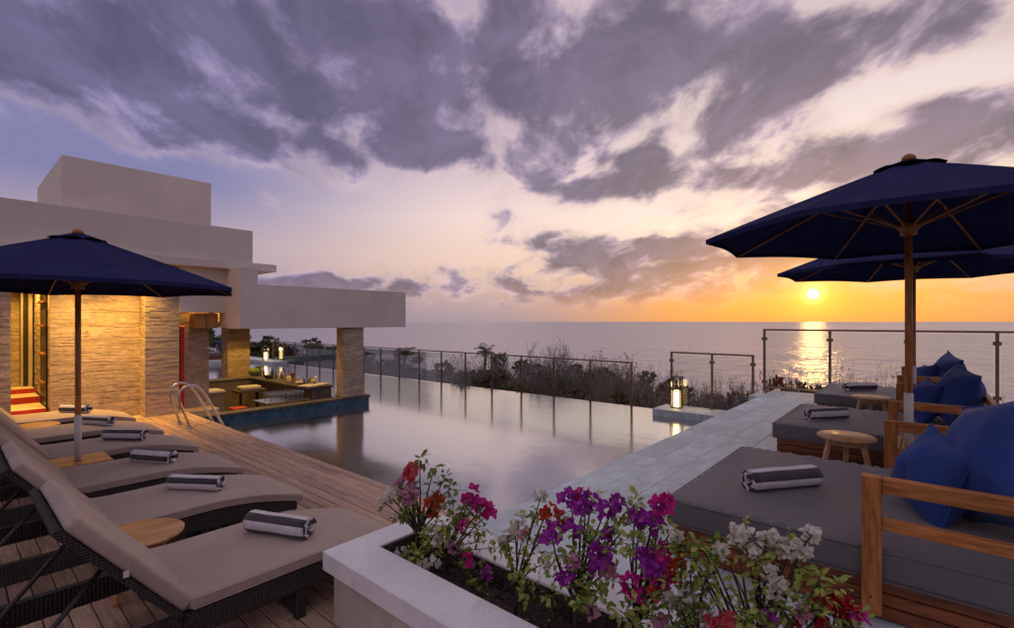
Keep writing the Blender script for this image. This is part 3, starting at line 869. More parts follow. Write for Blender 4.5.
# ------------------------------------------------------------------ tables
def round_table(name, label, loc, r, h, legs=4, splay=.06, a0=.6, group=None):
    t = thing(name, label, 'table', loc, 0, group)
    b = MB(); b.lathe([(r-.02, h-.032), (r, h-.022), (r, h-.006), (r-.008, h), (0, h)], 40); b.lathe([(0, h-.032), (r-.02, h-.032)], 40)
    b.build('table_top', M['table_wood'], t)
    for k in range(legs):
        a = a0 + 2*math.pi*k/legs
        p0 = Vector((math.cos(a)*(r*.62), math.sin(a)*(r*.62), h-.033)); p1 = Vector((math.cos(a)*(r*.62+splay), math.sin(a)*(r*.62+splay), 0))
        b = MB(); b.bar(p1, p0, .042, .03, .004, up=(math.cos(a), math.sin(a), 0)); b.build('leg', M['table_wood'], t)
    b = MB(); b.lathe([(r*.6, h-.075), (r*.68, h-.075), (r*.68, h-.034), (r*.6, h-.034), (r*.6, h-.075)], 28); b.build('apron', M['table_wood'], t)
    return t
round_table('side_table', 'round light wooden side table between the two nearest loungers', (.90, 4.10, DECK), .255, .40, 4, .03)
round_table('side_table', 'round wooden side table between the two farthest loungers', (.90, 9.66, DECK), .26, .37, 4, .03)
t = thing('parasol_table', 'square wooden table around the left parasol pole', 'table', (.944, 6.78, DECK))
b = MB()
for y0, y1 in ((-.24, -.03), (.03, .24)): b.box(-.26, .26, y0, y1, .355, .39, .004)
b.box(-.26, -.03, -.0295, .0295, .355, .39); b.box(.03, .26, -.0295, .0295, .355, .39)
b.build('table_top', M['table_wood'], t)
for sx in (-1, 1):
    for sy in (-1, 1):
        b = MB(); b.box(sx*.22-.02, sx*.22+.02, sy*.2-.02, sy*.2+.02, 0, .354); b.build('leg', M['table_wood'], t)
round_table('stool_table', 'round wooden stool table beside the nearest daybed', (5.12, .52, 0), .215, .415, 3, .09, 2.2)
round_table('stool_table', 'round wooden stool table between the middle and far daybeds', (7.90, .53, 0), .215, .425, 3, .09, 2.2)

# ------------------------------------------------------------------ parasols
def parasol(label, loc, apex, rim, rad, rot, sleeve, sag=.075):
    t = thing('parasol', label, 'parasol', loc, 0, 'navy market parasols')
    az = [R(rot + 45*k) for k in range(8)]
    b = MB(); b.tube([(0, 0, 0), (0, 0, apex-.06)], .0255, 14); b.build('pole', M['teak_z'], t)
    b = MB(); b.lathe([(0, apex-.01), (.022, apex-.01), (.045, apex-.03), (.05, apex-.055), (.03, apex-.075)][::-1], 16); b.build('finial', M['teak'], t)
    z0, z1 = sleeve
    b = MB(); b.lathe([(.031, z0), (.031, z1), (.027, z1+.004)], 18); b.lathe([(.026, z0), (.031, z0)], 18); b.build('white_sleeve', M['white_sleeve'], t)
    b = MB(); b.lathe([(.20, 0), (.22, .01), (.22, .05), (.05, .065), (.045, .16), (.03, .16)], 24); b.build('base', M['tube'], t)
    # canopy: eight sagging panels
    top = apex - .07
    def surf(a, f, lift=0.0, rr=rad, t0=top, t1=rim):
        k = ((a - az[0])/(math.pi/4)) % 1.0
        s_ = math.sin(math.pi*k)
        ch = math.cos(math.pi/8)/math.cos((k-.5)*math.pi/4)
        r = rr*f*(1 + (ch-1)*1.0) * (1 - .018*s_*f)
        z = t0 + (t1-t0)*(f**1.06) - sag*s_*f*(1-f)*1.6 + .014*s_*f
        return Vector((r*math.cos(a), r*math.sin(a), z + lift))
    nseg = 64
    b = MB()
    for k in range(8):
        e_ = 1e-4
        b.grid(lambda u, v: surf(az[k] + (e_ + u*(1-2*e_))*math.pi/4, .06 + .94*v, .006), 8, 16, flip=True)
        b.grid(lambda u, v: surf(az[k] + (e_ + u*(1-2*e_))*math.pi/4, .06 + .94*v, -.001), 8, 16)
    b.grid(lambda u, v: surf(az[0] + u*2*math.pi, 1.0, .006 - v*.040), nseg, 1)
    b.grid(lambda u, v: surf(az[0] + u*2*math.pi, .995, .0 - v*.034), nseg, 1, flip=True)
    cn = b.build('canopy', M['navy'], t)
    b = MB()
    b.grid(lambda u, v: surf(az[0] + u*2*math.pi, .08 + .92*v, .026, .25, top, top-.085) , nseg, 5, flip=True)
    b.grid(lambda u, v: surf(az[0] + u*2*math.pi, .08 + .92*v, .021, .25, top, top-.085), nseg, 5)
    b.build('vent_cap', M['navy'], cn)
    hub = rim + .03
    b = MB(); b.lathe([(.03, -.05), (.055, -.05), (.055, -.01), (.075, 0), (.075, .035), (.05, .05), (.03, .05)], 16, (0, 0, hub)); b.build('runner_hub', M['teak'], t)
    b = MB(); b.lathe([(.03, -.03), (.06, -.03), (.06, .02), (.03, .03)], 16, (0, 0, top-.055)); b.build('top_hub', M['teak'], t)
    for a in az:
        d = Vector((math.cos(a), math.sin(a), 0))
        p0 = d*.05 + Vector((0, 0, top-.055)); p1 = surf(a, 1.0, -.028)*1.0; p1 = Vector((p1.x*.995, p1.y*.995, p1.z))
        m_ = surf(a, .48, -.035)
        b = MB(); b.tube([p0, m_, p1], [.011, .011, .009], 6, smooth=False); rb = b.build('rib', M['teak'], t)
        b = MB(); b.tube([d*.065 + Vector((0, 0, hub+.015)), surf(a, .44, -.04)], .009, 6, smooth=False); b.build('strut', M['teak'], rb)
    return t
parasol('navy parasol over the sun loungers on the timber deck', (.944, 6.73, DECK), 2.83, 2.21, 1.52, 2.6, (.40, .87))
parasol('navy parasol between the nearest and middle daybeds, large in front', (5.10, .10, 0), 2.76, 2.12, 1.53, 25.6, (.40, .82))
parasol('navy parasol behind the other, between middle and far daybeds', (7.86, .11, 0), 2.66, 2.03, 1.5, 22.0, (.40, .85))

# ------------------------------------------------------------------ daybeds
def make_daybed(label):
    t = thing('daybed', label, 'daybed', (0, 0, 0), 0, 'timber daybeds with grey mattresses')
    W0, W1, Y0, Y1 = .07, 1.63, -.40, 1.14
    for k, z in enumerate((.012, .074, .136)):
        b = MB(); b.box(W0, W0+.022, Y0, Y1, z, z+.056, .004); b.build('plank', M['teak_dark'], t)
        b = MB(); b.box(W1-.022, W1, Y0, Y1, z, z+.056, .004); b.build('plank', M['teak_dark'], t)
        b = MB(); b.box(W0+.0225, W1-.0225, Y1-.022, Y1-.001, z, z+.056, .004); b.build('plank', M['teak_dark'], t)
    b = MB(); b.box(W0+.03, W1-.03, Y0+.01, Y1-.03, .01, .185); b.build('base_box', M['deck_under'], t)
    def fm(p):
        e = min(p.x, 1.62-p.x, p.y, 1.58-p.y)
        cr = .010*(1-math.exp(-e/.15))
        w = .006*math.sin(p.x*70 + 5*math.sin(p.y*3))*math.exp(-((p.y-1.55)/.05)**2) + .008*math.sin(p.y*83 + 4*math.sin(p.y*9))*math.exp(-((p.x-.03)/.05)**2) + .008*math.sin(p.y*61 + 4*math.sin(p.y*9))*math.exp(-((p.x-1.58)/.05)**2)
        lump = .004*math.sin(p.x*5.1 + 1)*math.sin(p.y*4.3)
        top = 1 if p.z > .08 else 0
        return Vector((.035 + p.x, -.40 + p.y, .195 + p.z + (cr + w + lump)*top))
    b = MB(); b.cushion(1.62, 1.58, .15, .030, 46, 60, fm); mt = b.build('mattress', M['bed_fabric'], t, weld=True)
    for z in (.20, .335):
        pts = [(.036, -.36, z), (.036, 1.15, z), (.06, 1.182, z), (1.63, 1.182, z), (1.654, 1.15, z), (1.654, -.36, z)]
        b = MB(); b.tube(pts, .004, 5); b.build('piping', M['bed_fabric'], mt)
    ST = .685
    for x0 in (0.0, 1.645):
        b = MB(); b.box(x0, x0+.055, .15, .226, .05, ST, .005); p = b.build('arm_post', M['teak_z'], t)
        b = MB()
        for zz in (.09, .13): b.tube([(x0-.0015, .19, zz), (x0+.001, .19, zz)], .006, 8)
        b.build('bolt', M['black'], p)
        b = MB(); b.box(x0+.001, x0+.054, -.46, .149, ST-.072, ST-.001, .005); b.build('arm_rail', M['teak'], t)
        b = MB(); b.box(x0+.004, x0+.051, -.46, .149, .445, .495, .004); b.build('arm_rail', M['teak'], t)
        b = MB(); b.box(x0+.003, x0+.052, -.52, -.461, .05, ST-.002, .005); b.build('back_post', M['teak_z'], t)
    for z0, z1 in ((ST-.074, ST-.003), (.50, .56), (.39, .45)):
        b = MB(); b.bar((.0555, -.49, (z0+z1)/2), (1.6445, -.49, (z0+z1)/2), .04, z1-z0, .004); b.build('back_rail', M['teak'], t)
    return t
DX = [2.80, 5.60, 8.32]
D_LABELS = ['nearest timber daybed with grey mattress behind the flowers', 'middle timber daybed with grey mattress beneath the parasols', 'farthest timber daybed by the tall glass railing']
dbed = make_daybed(D_LABELS[0])
for k in range(3):
    o = dbed if k == 0 else copy_thing(dbed, (0, 0, 0), 0, D_LABELS[k])
    o.location = (DX[k], 0.03*k, 0)
# small slatted bench round the parasol pole between daybeds
def pole_bench(label, x, y):
    t = thing('slatted_bench', label, 'bench', (x, y, 0))
    for k in range(5):
        yy = (-.17, -.085, .0, .085, .17)[k]
        if k == 2:
            for a, c in ((-.46, -.05), (.05, .46)):
                b = MB(); b.box(a, c, yy-.038, yy+.038, .36, .385, .003); b.build('slat', M['table_wood'], t)
        else:
            b = MB(); b.box(-.46, .46, yy-.038, yy+.038, .36, .385, .003); b.build('slat', M['table_wood'], t)
    for sx in (-1, 1):
        b = MB(); b.box(sx*.42-.025, sx*.42+.025, -.2, .2, .31, .359); b.box(sx*.42-.024, sx*.42+.024, -.2, -.16, 0, .309); b.box(sx*.42-.024, sx*.42+.024, .16, .2, 0, .309)
        b.build('leg_frame', M['teak'], t)
pole_bench('low slatted wooden bench around the front parasol pole', 5.10, .02)
pole_bench('low slatted wooden bench around the rear parasol pole', 7.86, .03)

# ------------------------------------------------------------------ scatter pillows
def pillow_mesh(w, T, seed):
    rg = random.Random(seed); b = MB(); n = 26
    ph = [rg.uniform(0, 6.3) for _ in range(6)]
    def pt(u, v, sg):
        U, Vv = u*2-1, v*2-1
        e = (1-abs(U)**2.1)*(1-abs(Vv)**2.1)
        t_ = T*max(0, e)**.66
        x = w/2*U*(1 - .09*(1-Vv*Vv)); z = w/2*Vv*(1 - .09*(1-U*U))
        wr = .012*math.sin(5*U + 3*Vv + ph[0])*e + .006*math.sin(11*U - 7*Vv + ph[1])*e
        r = math.hypot(U, Vv)
        wr += .006*math.sin(9*math.atan2(Vv, U) + ph[2])*max(0, r-.45)*e**.3
        z2 = z - .020*(1-Vv)*e*math.sin(U*2+ph[3])
        return (x, sg*(t_ + (wr if e > 0 else 0)), z2)
    b.grid(lambda u, v: pt(u, v, 1), n, n, flip=True); b.grid(lambda u, v: pt(u, v, -1), n, n)
    # piping seam
    loop = [pt(i/n, 0, 1) for i in range(n+1)] + [pt(1, i/n, 1) for i in range(1, n+1)] + [pt(1-i/n, 1, 1) for i in range(1, n+1)] + [pt(0, 1-i/n, 1) for i in range(1, n+1)]
    b.tube(loop, .006, 6, cap=False)
    return b.mesh('pillow', M['pillow'], weld=True)
PM = [pillow_mesh(.61, .19, 1), pillow_mesh(.47, .16, 2), pillow_mesh(.61, .185, 3), pillow_mesh(.47, .155, 4), pillow_mesh(.66, .19, 5)]
pil = [(3.50, -.28, .675, 4, 22, -12, 17, 'large blue pillow propped on the nearest daybed'), (3.52, -.04, .545, 1, 24, -16, -8, 'small blue pillow in front on the nearest daybed'),
       (6.72, -.25, .625, 2, 16, -14, -9, 'large blue pillow propped on the middle daybed'), (6.78, .00, .545, 3, 14, -18, -5, 'small blue pillow in front on the middle daybed'),
       (9.30, -.24, .625, 0, 16, -14, -10, 'large blue pillow propped on the farthest daybed'), (9.30, .02, .545, 1, 14, -20, 6, 'small blue pillow in front on the farthest daybed')]
for x, y, z, k, yaw, lean, roll, lb in pil:
    o = link('pillow', PM[k], None, (x, y, z + .01), None)
    o.rotation_euler = (Matrix.Rotation(R(yaw), 3, 'Z') @ Matrix.Rotation(R(-lean), 3, 'X') @ Matrix.Rotation(R(roll), 3, 'Y')).to_euler()
    tag(o, lb, 'pillow', 'blue scatter pillows')
for (x, y, a, k, lb) in ((3.45, .68, -37, 0, 'striped rolled towel on the nearest daybed'), (6.22, .80, -38, 1, 'striped rolled towel on the middle daybed'), (9.05, .74, -40, 2, 'striped rolled towel on the farthest daybed')):
    o = link('rolled_towel', tw[k], None, (x, y, .352), (0, 0, R(a + 90 + 180)))
    tag(o, lb, 'towel', 'striped rolled towels')

# ------------------------------------------------------------------ pool ladder
t = thing('pool_ladder', 'stainless steel pool ladder at the deck edge by the bar', 'ladder', (2.83, 9.95, DECK))
for y in (9.69, 10.20):
    prof = [(2.83, -.45), (2.77, -.25), (2.69, -.02), (2.66, .10), (2.68, .20), (2.75, .27), (2.84, .295), (2.93, .27), (3.01, .19), (3.09, .06), (3.26, -.28), (3.36, -.5), (3.40, -.7), (3.41, -1.4)]
    b = MB(); b.tube([(x, y, z) for x, z in prof], .021, 12); h = b.build('handrail', M['steel'], t, world=True)
    b = MB(); b.lathe([(.022, 0), (.05, 0), (.05, .012), (.022, .02)], 16, (2.83, y, DECK + .002)); b.build('flange', M['steel'], t, world=True)
for z in (-.85, -1.12):
    b = MB(); b.box(3.36, 3.46, 9.712, 10.178, z, z+.03); b.build('tread', M['steel'], t, world=True)

# ------------------------------------------------------------------ lanterns
def lantern(label, loc, h=.70, w=.205, power=9):
    t = thing('lantern', label, 'lantern', loc, 0, 'tall lit lanterns')
    b = MB(); e = w/2; s_ = .014
    for sx in (-1, 1):
        for sy in (-1, 1): b.box(sx*(e-s_/2)-s_/2, sx*(e-s_/2)+s_/2, sy*(e-s_/2)-s_/2, sy*(e-s_/2)+s_/2, .021, h-.021)
    b.box(-e-.004, e+.004, -e-.004, e+.004, 0, .02, .003); b.box(-e-.004, e+.004, -e-.004, e+.004, h-.02, h, .003)
    b.build('frame', M['tube'], t)
    b = MB()
    for q in ((-e+.016, e-.016, -e+.004, -e+.007), (-e+.016, e-.016, e-.007, e-.004), (-e+.004, -e+.007, -e+.016, e-.016), (e-.007, e-.004, -e+.016, e-.016)):
        b.box(*q, .024, h-.024)
    b.build('pane', M['glass'], t)
    b = MB(); b.lathe([(0, .026), (w*.36, .026), (w*.37, .04), (w*.37, h*.52), (w*.33, h*.54), (0, h*.54)], 24); b.build('glowing_shade', M['lamp_glow'], t)
    ld = bpy.data.lights.new('lantern_lamp', 'POINT'); ld.energy = power; ld.color = (1, .6, .24); ld.shadow_soft_size = .09
    l = bpy.data.objects.new('lantern_lamp', ld); COL.objects.link(l); l.parent = t; l.location = (0, 0, h*.72)
    return t
lantern('tall glowing lantern on the stone landing at the pool corner', (10.72, 4.20, -.519))
lantern('glowing lantern seen through the bar across the pool', (10.6, 25.0, -.519), .70, .22, 8)

# ------------------------------------------------------------------ things on the bar
CT = -.19; BT = -.41
for k, (px, r) in enumerate(((245, .13), (251, .125))):
    p = at_x(px, 374, 5.95 + .12*k); b = MB()
    b.lathe([(r*math.sin(math.pi*i/12)*1.0, r - r*.95*math.cos(math.pi*i/12)) for i in range(13)], 20)
    o = b.build('pomelo', M['water_melon']); o.location = (p.x, min(p.y, 14.85), CT); tag(o, ('left', 'right')[k] + ' one of two round green fruits on the bar counter', 'fruit')
p = at_x(259, 374, 6.1)
t = thing('pineapple', 'small pineapple standing on the dark bar counter', 'fruit', (p.x, p.y, CT))
b = MB(); b.lathe([(.03, 0), (.07, .03), (.085, .10), (.08, .17), (.05, .21), (0, .22)], 18); b.build('fruit_body', M['pine_skin'], t)
b = MB()
for k in range(16):
    a = k*2.4; e = .35 + .5*(k/16); L = .16
    d = Vector((math.cos(a)*math.cos(e), math.sin(a)*math.cos(e), math.sin(e))); s_ = Vector((-math.sin(a), math.cos(a), 0))*.012
    o_ = Vector((0, 0, .21)); b.add([o_-s_, o_+s_, o_+d*L*.6+s_*.8+Vector((0, 0, .01)), o_+d*L+Vector((0, 0, -.01)), o_+d*L*.6-s_*.8+Vector((0, 0, .01))], [(0, 1, 2, 3, 4)])
b.build('leaf_crown', M['leaf_wild'], t)
bot_prof = [(0, 0), (.036, 0), (.038, .01), (.038, .17), (.03, .20), (.014, .23), (.014, .28), (.017, .281), (.017, .30), (0, .30)]
bcol = {'amber': pmat('amber_bottle', (.30, .10, .02), .15, .1), 'red': pmat('red_bottle', (.22, .03, .02), .15, .1), 'green': pmat('green_bottle', (.04, .10, .03), .15, .1), 'clear': pmat('pale_bottle', (.45, .45, .42), .15, .05), 'blue': pmat('blue_bottle', (.12, .26, .36), .2, .1), 'orange': pmat('orange_jar', (.38, .15, .06), .25, .1)}
bl = [(272, 6.05, 'green', 'dark green bottle beside the pineapple on the counter'), (276, 6.15, 'amber', 'amber bottle on the counter left of the jars'), (279, 6.0, 'clear', 'pale bottle on the counter left of the jars'), (286, 6.1, 'orange', 'orange bottle in the middle of the bar counter'),
      (290, 6.2, 'amber', 'amber bottle in the middle of the bar counter'), (294, 6.0, 'orange', 'right-hand orange bottle in the middle of the counter'), (298, 6.15, 'clear', 'pale bottle right of the orange bottles'), (304, 6.05, 'red', 'red bottle near the end of the counter'), (308, 6.15, 'blue', 'blue bottle near the end of the counter'), (264, 6.1, 'orange', 'orange bottle just right of the pineapple')]
for px, X, c, lb in bl:
    p = at_x(px, 380, X); s_ = random.Random(px).uniform(.55, 1.0)
    t = thing('bottle', lb, 'bottle', (X, p.y, CT), 0, 'bottles on the bar counter')
    b = MB(); b.lathe([(r*s_, z*s_) for r, z in bot_prof[:7]], 14); b.build('bottle_body', bcol[c], t)
    b = MB(); b.lathe([(r*s_, z*s_) for r, z in bot_prof[7:]], 12); b.build('cap', M['black'], t)
gm = MB().lathe([(0, 0), (.032, 0), (.032, .004), (.005, .012), (.005, .075), (.034, .10), (.042, .14), (.036, .20), (.034, .20), (.040, .14), (.03, .10), (0, .085)], 12).mesh('wine_glass', M['drink_glass'])
rg = random.Random(4)
ORD = ['first', 'second', 'third', 'fourth', 'fifth', 'sixth', 'seventh', 'eighth', 'ninth', 'tenth', 'eleventh', 'twelfth', 'thirteenth', 'fourteenth', 'fifteenth', 'sixteenth', 'seventeenth', 'eighteenth', 'nineteenth', 'twentieth', 'twenty-first', 'twenty-second']
for i in range(7):
    for j in range(4):
        o = link('wine_glass', gm, None, (4.86 + i*.118 + rg.uniform(-.01, .01), 11.12 + j*.13 + rg.uniform(-.01, .01), BT))
        tag(o, 'stemmed glass on the steel bar bench, %s from the left in %s row' % (ORD[i], ('the front', 'the second', 'the third', 'the back')[j]), 'glass', 'stemmed glasses on the bar bench')
o = MB().cushion(.5, .34, .09, .03, 6, 5).build('seat_pad', M['white_plastic']); o.location = (5.0, 13.2, -.36); tag(o, 'white folded cloth on the inner bar shelf', 'cloth')
o = MB().box(4.9, 5.6, 13.1, 13.6, -.42, -.362, .004).build('bar_shelf', M['dark_stone'], br, world=True)
o = MB().box(4.95, 5.0, 13.15, 13.2, -1.3, -.42).box(5.5, 5.55, 13.5, 13.55, -1.3, -.42).build('shelf_leg', M['black'], br, world=True)
t = thing('red_stool', 'small red plastic stool inside the sunken bar', 'stool', (4.62, 12.4, -1.3))
b = MB(); b.box(-.16, .16, -.16, .16, .62, .66, .01); b.build('seat', M['red'], t)
for sx in (-1, 1):
    for sy in (-1, 1): b = MB(); b.bar((sx*.16, sy*.16, 0), (sx*.13, sy*.13, .62), .04, .04); b.build('leg', M['red'], t)
o = MB().box(-.35, .35, -.2, .2, 0, .025, .004).build('menu_board', M['white_plastic']); o.location = (6.08, 11.55, CT + .001); o.rotation_euler = (0, 0, .4); tag(o, 'flat white tray at the pillar end of the bar counter', 'tray')
o = MB().box(-.16, .16, -.1, .1, 0, .03, .004).build('drip_tray', M['black']); o.location = (5.56, 11.62, BT + .001); tag(o, 'small black tray beside the stemmed glasses', 'tray')
# more bar clutter: shakers, jars, a stack of plates, tumblers
rg = random.Random(8)
kit = [('cocktail_shaker', 'steel', 282, 6.22, [(0, 0), (.035, 0), (.045, .13), (.03, .17), (.02, .20), (0, .205)], 'steel cocktail shaker on the counter behind the jars', 'shaker'),
       ('storage_jar', 'cream', 289, 5.95, [(0, 0), (.06, 0), (.065, .02), (.065, .12), (.05, .14), (.05, .17), (0, .17)], 'cream storage jar at the middle of the bar counter', 'jar'),
       ('storage_jar', 'dark_door', 293, 6.25, [(0, 0), (.055, 0), (.06, .02), (.06, .16), (.045, .18), (.045, .20), (0, .20)], 'dark storage jar behind the orange bottles', 'jar'),
       ('plate_stack', 'white_plastic', 300, 6.0, [(0, 0), (.08, 0), (.12, .02), (.12, .03), (.10, .03), (.12, .05), (.12, .06), (.09, .06), (0, .055)], 'stack of white plates on the bar counter', 'plates'),
       ('ice_bucket', 'steel', 313, 6.15, [(0, 0), (.07, 0), (.09, .17), (.095, .18), (.085, .18), (.07, .03), (0, .03)], 'steel ice bucket near the pillar end of the counter', 'bucket'),
       ('fruit_bowl', 'dark_stone', 268, 5.98, [(0, 0), (.06, 0), (.07, .01), (.13, .09), (.135, .10), (.12, .09), (.06, .03), (0, .025)], 'dark bowl right of the pineapple on the counter', 'bowl')]
for nm, mt, px, X, prof, lb, cat in kit:
    p = at_x(px, 382, X); b = MB(); b.lathe(prof, 18); o = b.build(nm, M[mt]); o.location = (X, p.y, CT + .001); tag(o, lb, cat)
# daybed across the pool
fd = copy_thing(dbed, (9.7, 26.6, -.5), R(90), 'distant grey daybed seen through the bar across the pool')
o = link('pillow', PM[2], None, (9.35, 27.1, .14), (R(-12), 0, R(40))); tag(o, 'blue pillow on the distant daybed across the pool', 'pillow', 'blue scatter pillows')

# ------------------------------------------------------------------ bougainvillea in the planter
def leaf_shape(b, p, d, nrm, L, W, mi=0, fold=.25, curl=.15):
    d = d.normalized(); s_ = d.cross(nrm)
    if s_.length < 1e-4: s_ = d.orthogonal()
    s_.normalize(); u = s_.cross(d).normalized()
    q = [p, p + d*L*.35 + s_*W*.5 + u*W*fold, p + d*L*.75 + s_*W*.34 + u*(W*fold*.7 - L*curl*.5), p + d*L - u*L*curl, p + d*L*.75 - s_*W*.34 + u*(W*fold*.7 - L*curl*.5), p + d*L*.35 - s_*W*.5 + u*W*fold, p + d*L*.5]
    b.add(q, [(0, 1, 6), (1, 2, 6), (2, 3, 6), (3, 4, 6), (4, 5, 6), (5, 0, 6)], mi, True)
def rand_unit(rg):
    while True:
        v = Vector((rg.uniform(-1, 1), rg.uniform(-1, 1), rg.uniform(-1, 1)))
        if .05 < v.length < 1: return v.normalized()
def cluster_mesh(mat, rad, n, size, seed):
    rg = random.Random(seed); b = MB()
    for i in range(n):
        o = rand_unit(rg); o.z *= .8; c = o*rad*rg.uniform(.35, 1.0)
        ax = (o*1.0 + rand_unit(rg)*.6 + Vector((0, 0, .25))).normalized()
        t1 = ax.orthogonal().normalized(); t2 = ax.cross(t1); a0 = rg.uniform(0, 6.3); sz = size*rg.uniform(.75, 1.2)
        for k in range(3):
            a = a0 + k*2.094; out = t1*math.cos(a) + t2*math.sin(a)
            d = (out*.8 + ax*.65).normalized()
            leaf_shape(b, c, d, ax - out*.4, sz, sz*.85, 0, .16, -.06 if rg.random() < .5 else .18)
        b.tube([c, c + ax*sz*.5], .0012, 4, False, 1); b.lathe([(0, 0), (.0025, .001), (0, .004)], 5, c + ax*sz*.5, 1)
    return b.mesh('flower_cluster', [mat, M['bract_white']])
CL = {}
def cluster(colour, size):
    k = (colour, size)
    if k not in CL:
        sw = .74 if colour == 'white' else (.85 if colour == 'pink' else 1.0); rad, n, s_ = {'s': (.030, 10, .034), 'm': (.044, 16, .035), 'l': (.060, 26, .037)}[size]
        CL[k] = [cluster_mesh(M['bract_' + colour], rad*sw, n, s_*sw, 31*q + len(CL)*7) for q in range(2)]
    return CL[k]
def bush(label, base, flowers, nleaf, lmat, seed, extra=(), trunk_r=.011, lsize=.036):
    """base (x, y) on the soil; flowers: (point, colour, size); branches run from the stem to each flower"""
    rg = random.Random(seed)
    t = thing('bougainvillea', label, 'flowering plant', (base[0], base[1], -.12), 0, 'bougainvillea bushes in the planter')
    B0 = Vector((base[0], base[1], -.14))
    tgt = [Vector(f[0]) for f in flowers] + [Vector(e) for e in extra]
    cen = sum(tgt, Vector())/len(tgt)
    fork = B0.lerp(Vector((cen.x, cen.y, cen.z)), .38); fork.x = B0.x*.7 + fork.x*.3; fork.y = B0.y*.75 + fork.y*.25
    br_ = MB(); lv = MB()
    br_.tube([B0, B0.lerp(fork, .5) + Vector((rg.uniform(-.02, .02), rg.uniform(-.02, .02), 0)), fork], [trunk_r*1.2, trunk_r, trunk_r*.75], 6)
    paths = []
    for q in tgt:
        m1 = fork.lerp(q, .4) + Vector((rg.uniform(-.04, .04), rg.uniform(-.04, .04), rg.uniform(.0, .05)))
        m2 = fork.lerp(q, .75) + Vector((rg.uniform(-.03, .03), rg.uniform(-.03, .03), rg.uniform(.0, .05)))
        pts = [fork]
        for i in range(1, 9):
            u = i/8; a = fork.lerp(m1, u); c = m1.lerp(m2, u); d = m2.lerp(q, u)
            e1 = a.lerp(c, u); e2 = c.lerp(d, u); pts.append(e1.lerp(e2, u))
        br_.tube(pts, [trunk_r*.5*(1-.75*i/8) + .0012 for i in range(9)], 5, False); paths.append(pts)
    tips = []
    for _ in range(int(nleaf*1.9)):
        pts = rg.choice(paths); u = rg.uniform(.12, 1)**.8; i = min(7, int(u*8)); p = pts[i].lerp(pts[i+1], u*8-i)
        tan = (pts[i+1] - pts[i]).normalized()
        off = rand_unit(rg); off = (off - tan*off.dot(tan)*.6 + Vector((0, 0, .15))).normalized()
        if rg.random() < .45:
            L2 = rg.uniform(.03, .11); p2 = p + off*L2
            br_.tube([p, p.lerp(p2, .5) + Vector((0, 0, .006)), p2], [.0018, .0014, .001], 3, False)
            for q in range(rg.randint(2, 4)):
                d = (off*.6 + rand_unit(rg)*.8).normalized()
                s_ = lsize*rg.uniform(.6, 1.25); leaf_shape(lv, p.lerp(p2, rg.uniform(.5, 1)), d, Vector((rg.uniform(-.5, .5), rg.uniform(-.5, .5), 1)), s_, s_*.62, 0, .15, rg.uniform(.0, .3))
        else:
            s_ = lsize*rg.uniform(.6, 1.25); d = (off + Vector((0, 0, rg.uniform(-.5, .3)))).normalized()
            leaf_shape(lv, p, d, Vector((rg.uniform(-.5, .5), rg.uniform(-.5, .5), 1)), s_, s_*.62, 0, .15, rg.uniform(.0, .35))
    for e in extra:
        c0 = Vector(e)
        for _ in range(15):
            o = rand_unit(rg); s_ = lsize*rg.uniform(.7, 1.3)
            leaf_shape(lv, c0 + o*rg.uniform(.005, .045), (o + Vector((0, 0, -.2))).normalized(), Vector((rg.uniform(-.6, .6), rg.uniform(-.6, .6), 1)), s_, s_*.62, 0, .15, rg.uniform(.0, .35))
    br_.build('stems', M['bark'], t, world=True)
    lv.build('leaves', M[lmat], t, world=True, kind='stuff')
    for i, (p, c, s_) in enumerate(flowers):
        o = link('flower_cluster', cluster(c, s_)[i % 2], t, Vector(p) - t.location, (rg.uniform(-.4, .4), rg.uniform(-.4, .4), rg.uniform(0, 6.3)), None)
        k = rg.uniform(.85, 1.15); o.scale = (k, k, k)
    return t
def F(px, py, X, c, s_): return (tuple(at_x(px, py, X)), c, s_)
def E(px, py, X): return tuple(at_x(px, py, X))
bush('tall arching bush with coral and orange flowers at the planter corner', (1.99, 2.46),
     [F(412, 470, 1.95, 'coral', 'm'), F(409, 478, 1.93, 'coral', 's'), F(439, 496, 2.02, 'orange', 's'), F(434, 503, 2.0, 'orange', 'm'), F(430, 512, 2.0, 'orange', 's'), F(406, 489, 1.9, 'pink', 's'), F(413, 494, 1.92, 'pink', 's'), F(398, 484, 1.88, 'pink', 's'), F(409, 500, 1.88, 'pink', 's'), F(396, 492, 1.86, 'white', 's'), F(388, 496, 1.84, 'white', 's'), F(383, 502, 1.83, 'white', 's')],
     62, 'leaf', 1, extra=[E(421, 460, 1.97), E(436, 468, 2.0), E(446, 478, 2.02), E(452, 488, 2.03), E(449, 500, 2.02), E(404, 516, 1.9)])
bush('bush with bright magenta flowers beside the white-flowered sprigs', (2.0, 2.20),
     [F(473, 493, 2.02, 'magenta', 's'), F(466, 500, 2.0, 'magenta', 's'), F(476, 503, 2.04, 'magenta', 's'), F(484, 507, 2.05, 'magenta', 'm'), F(490, 512, 2.06, 'magenta', 's'), F(464, 525, 1.98, 'magenta', 's'), F(468, 560, 1.95, 'magenta', 's'), F(485, 572, 1.98, 'purple', 's')],
     55, 'leaf', 2, extra=[E(452, 520, 2.0), E(460, 515, 2.0), E(478, 530, 2.02), E(482, 582, 1.96), E(474, 588, 1.95)])
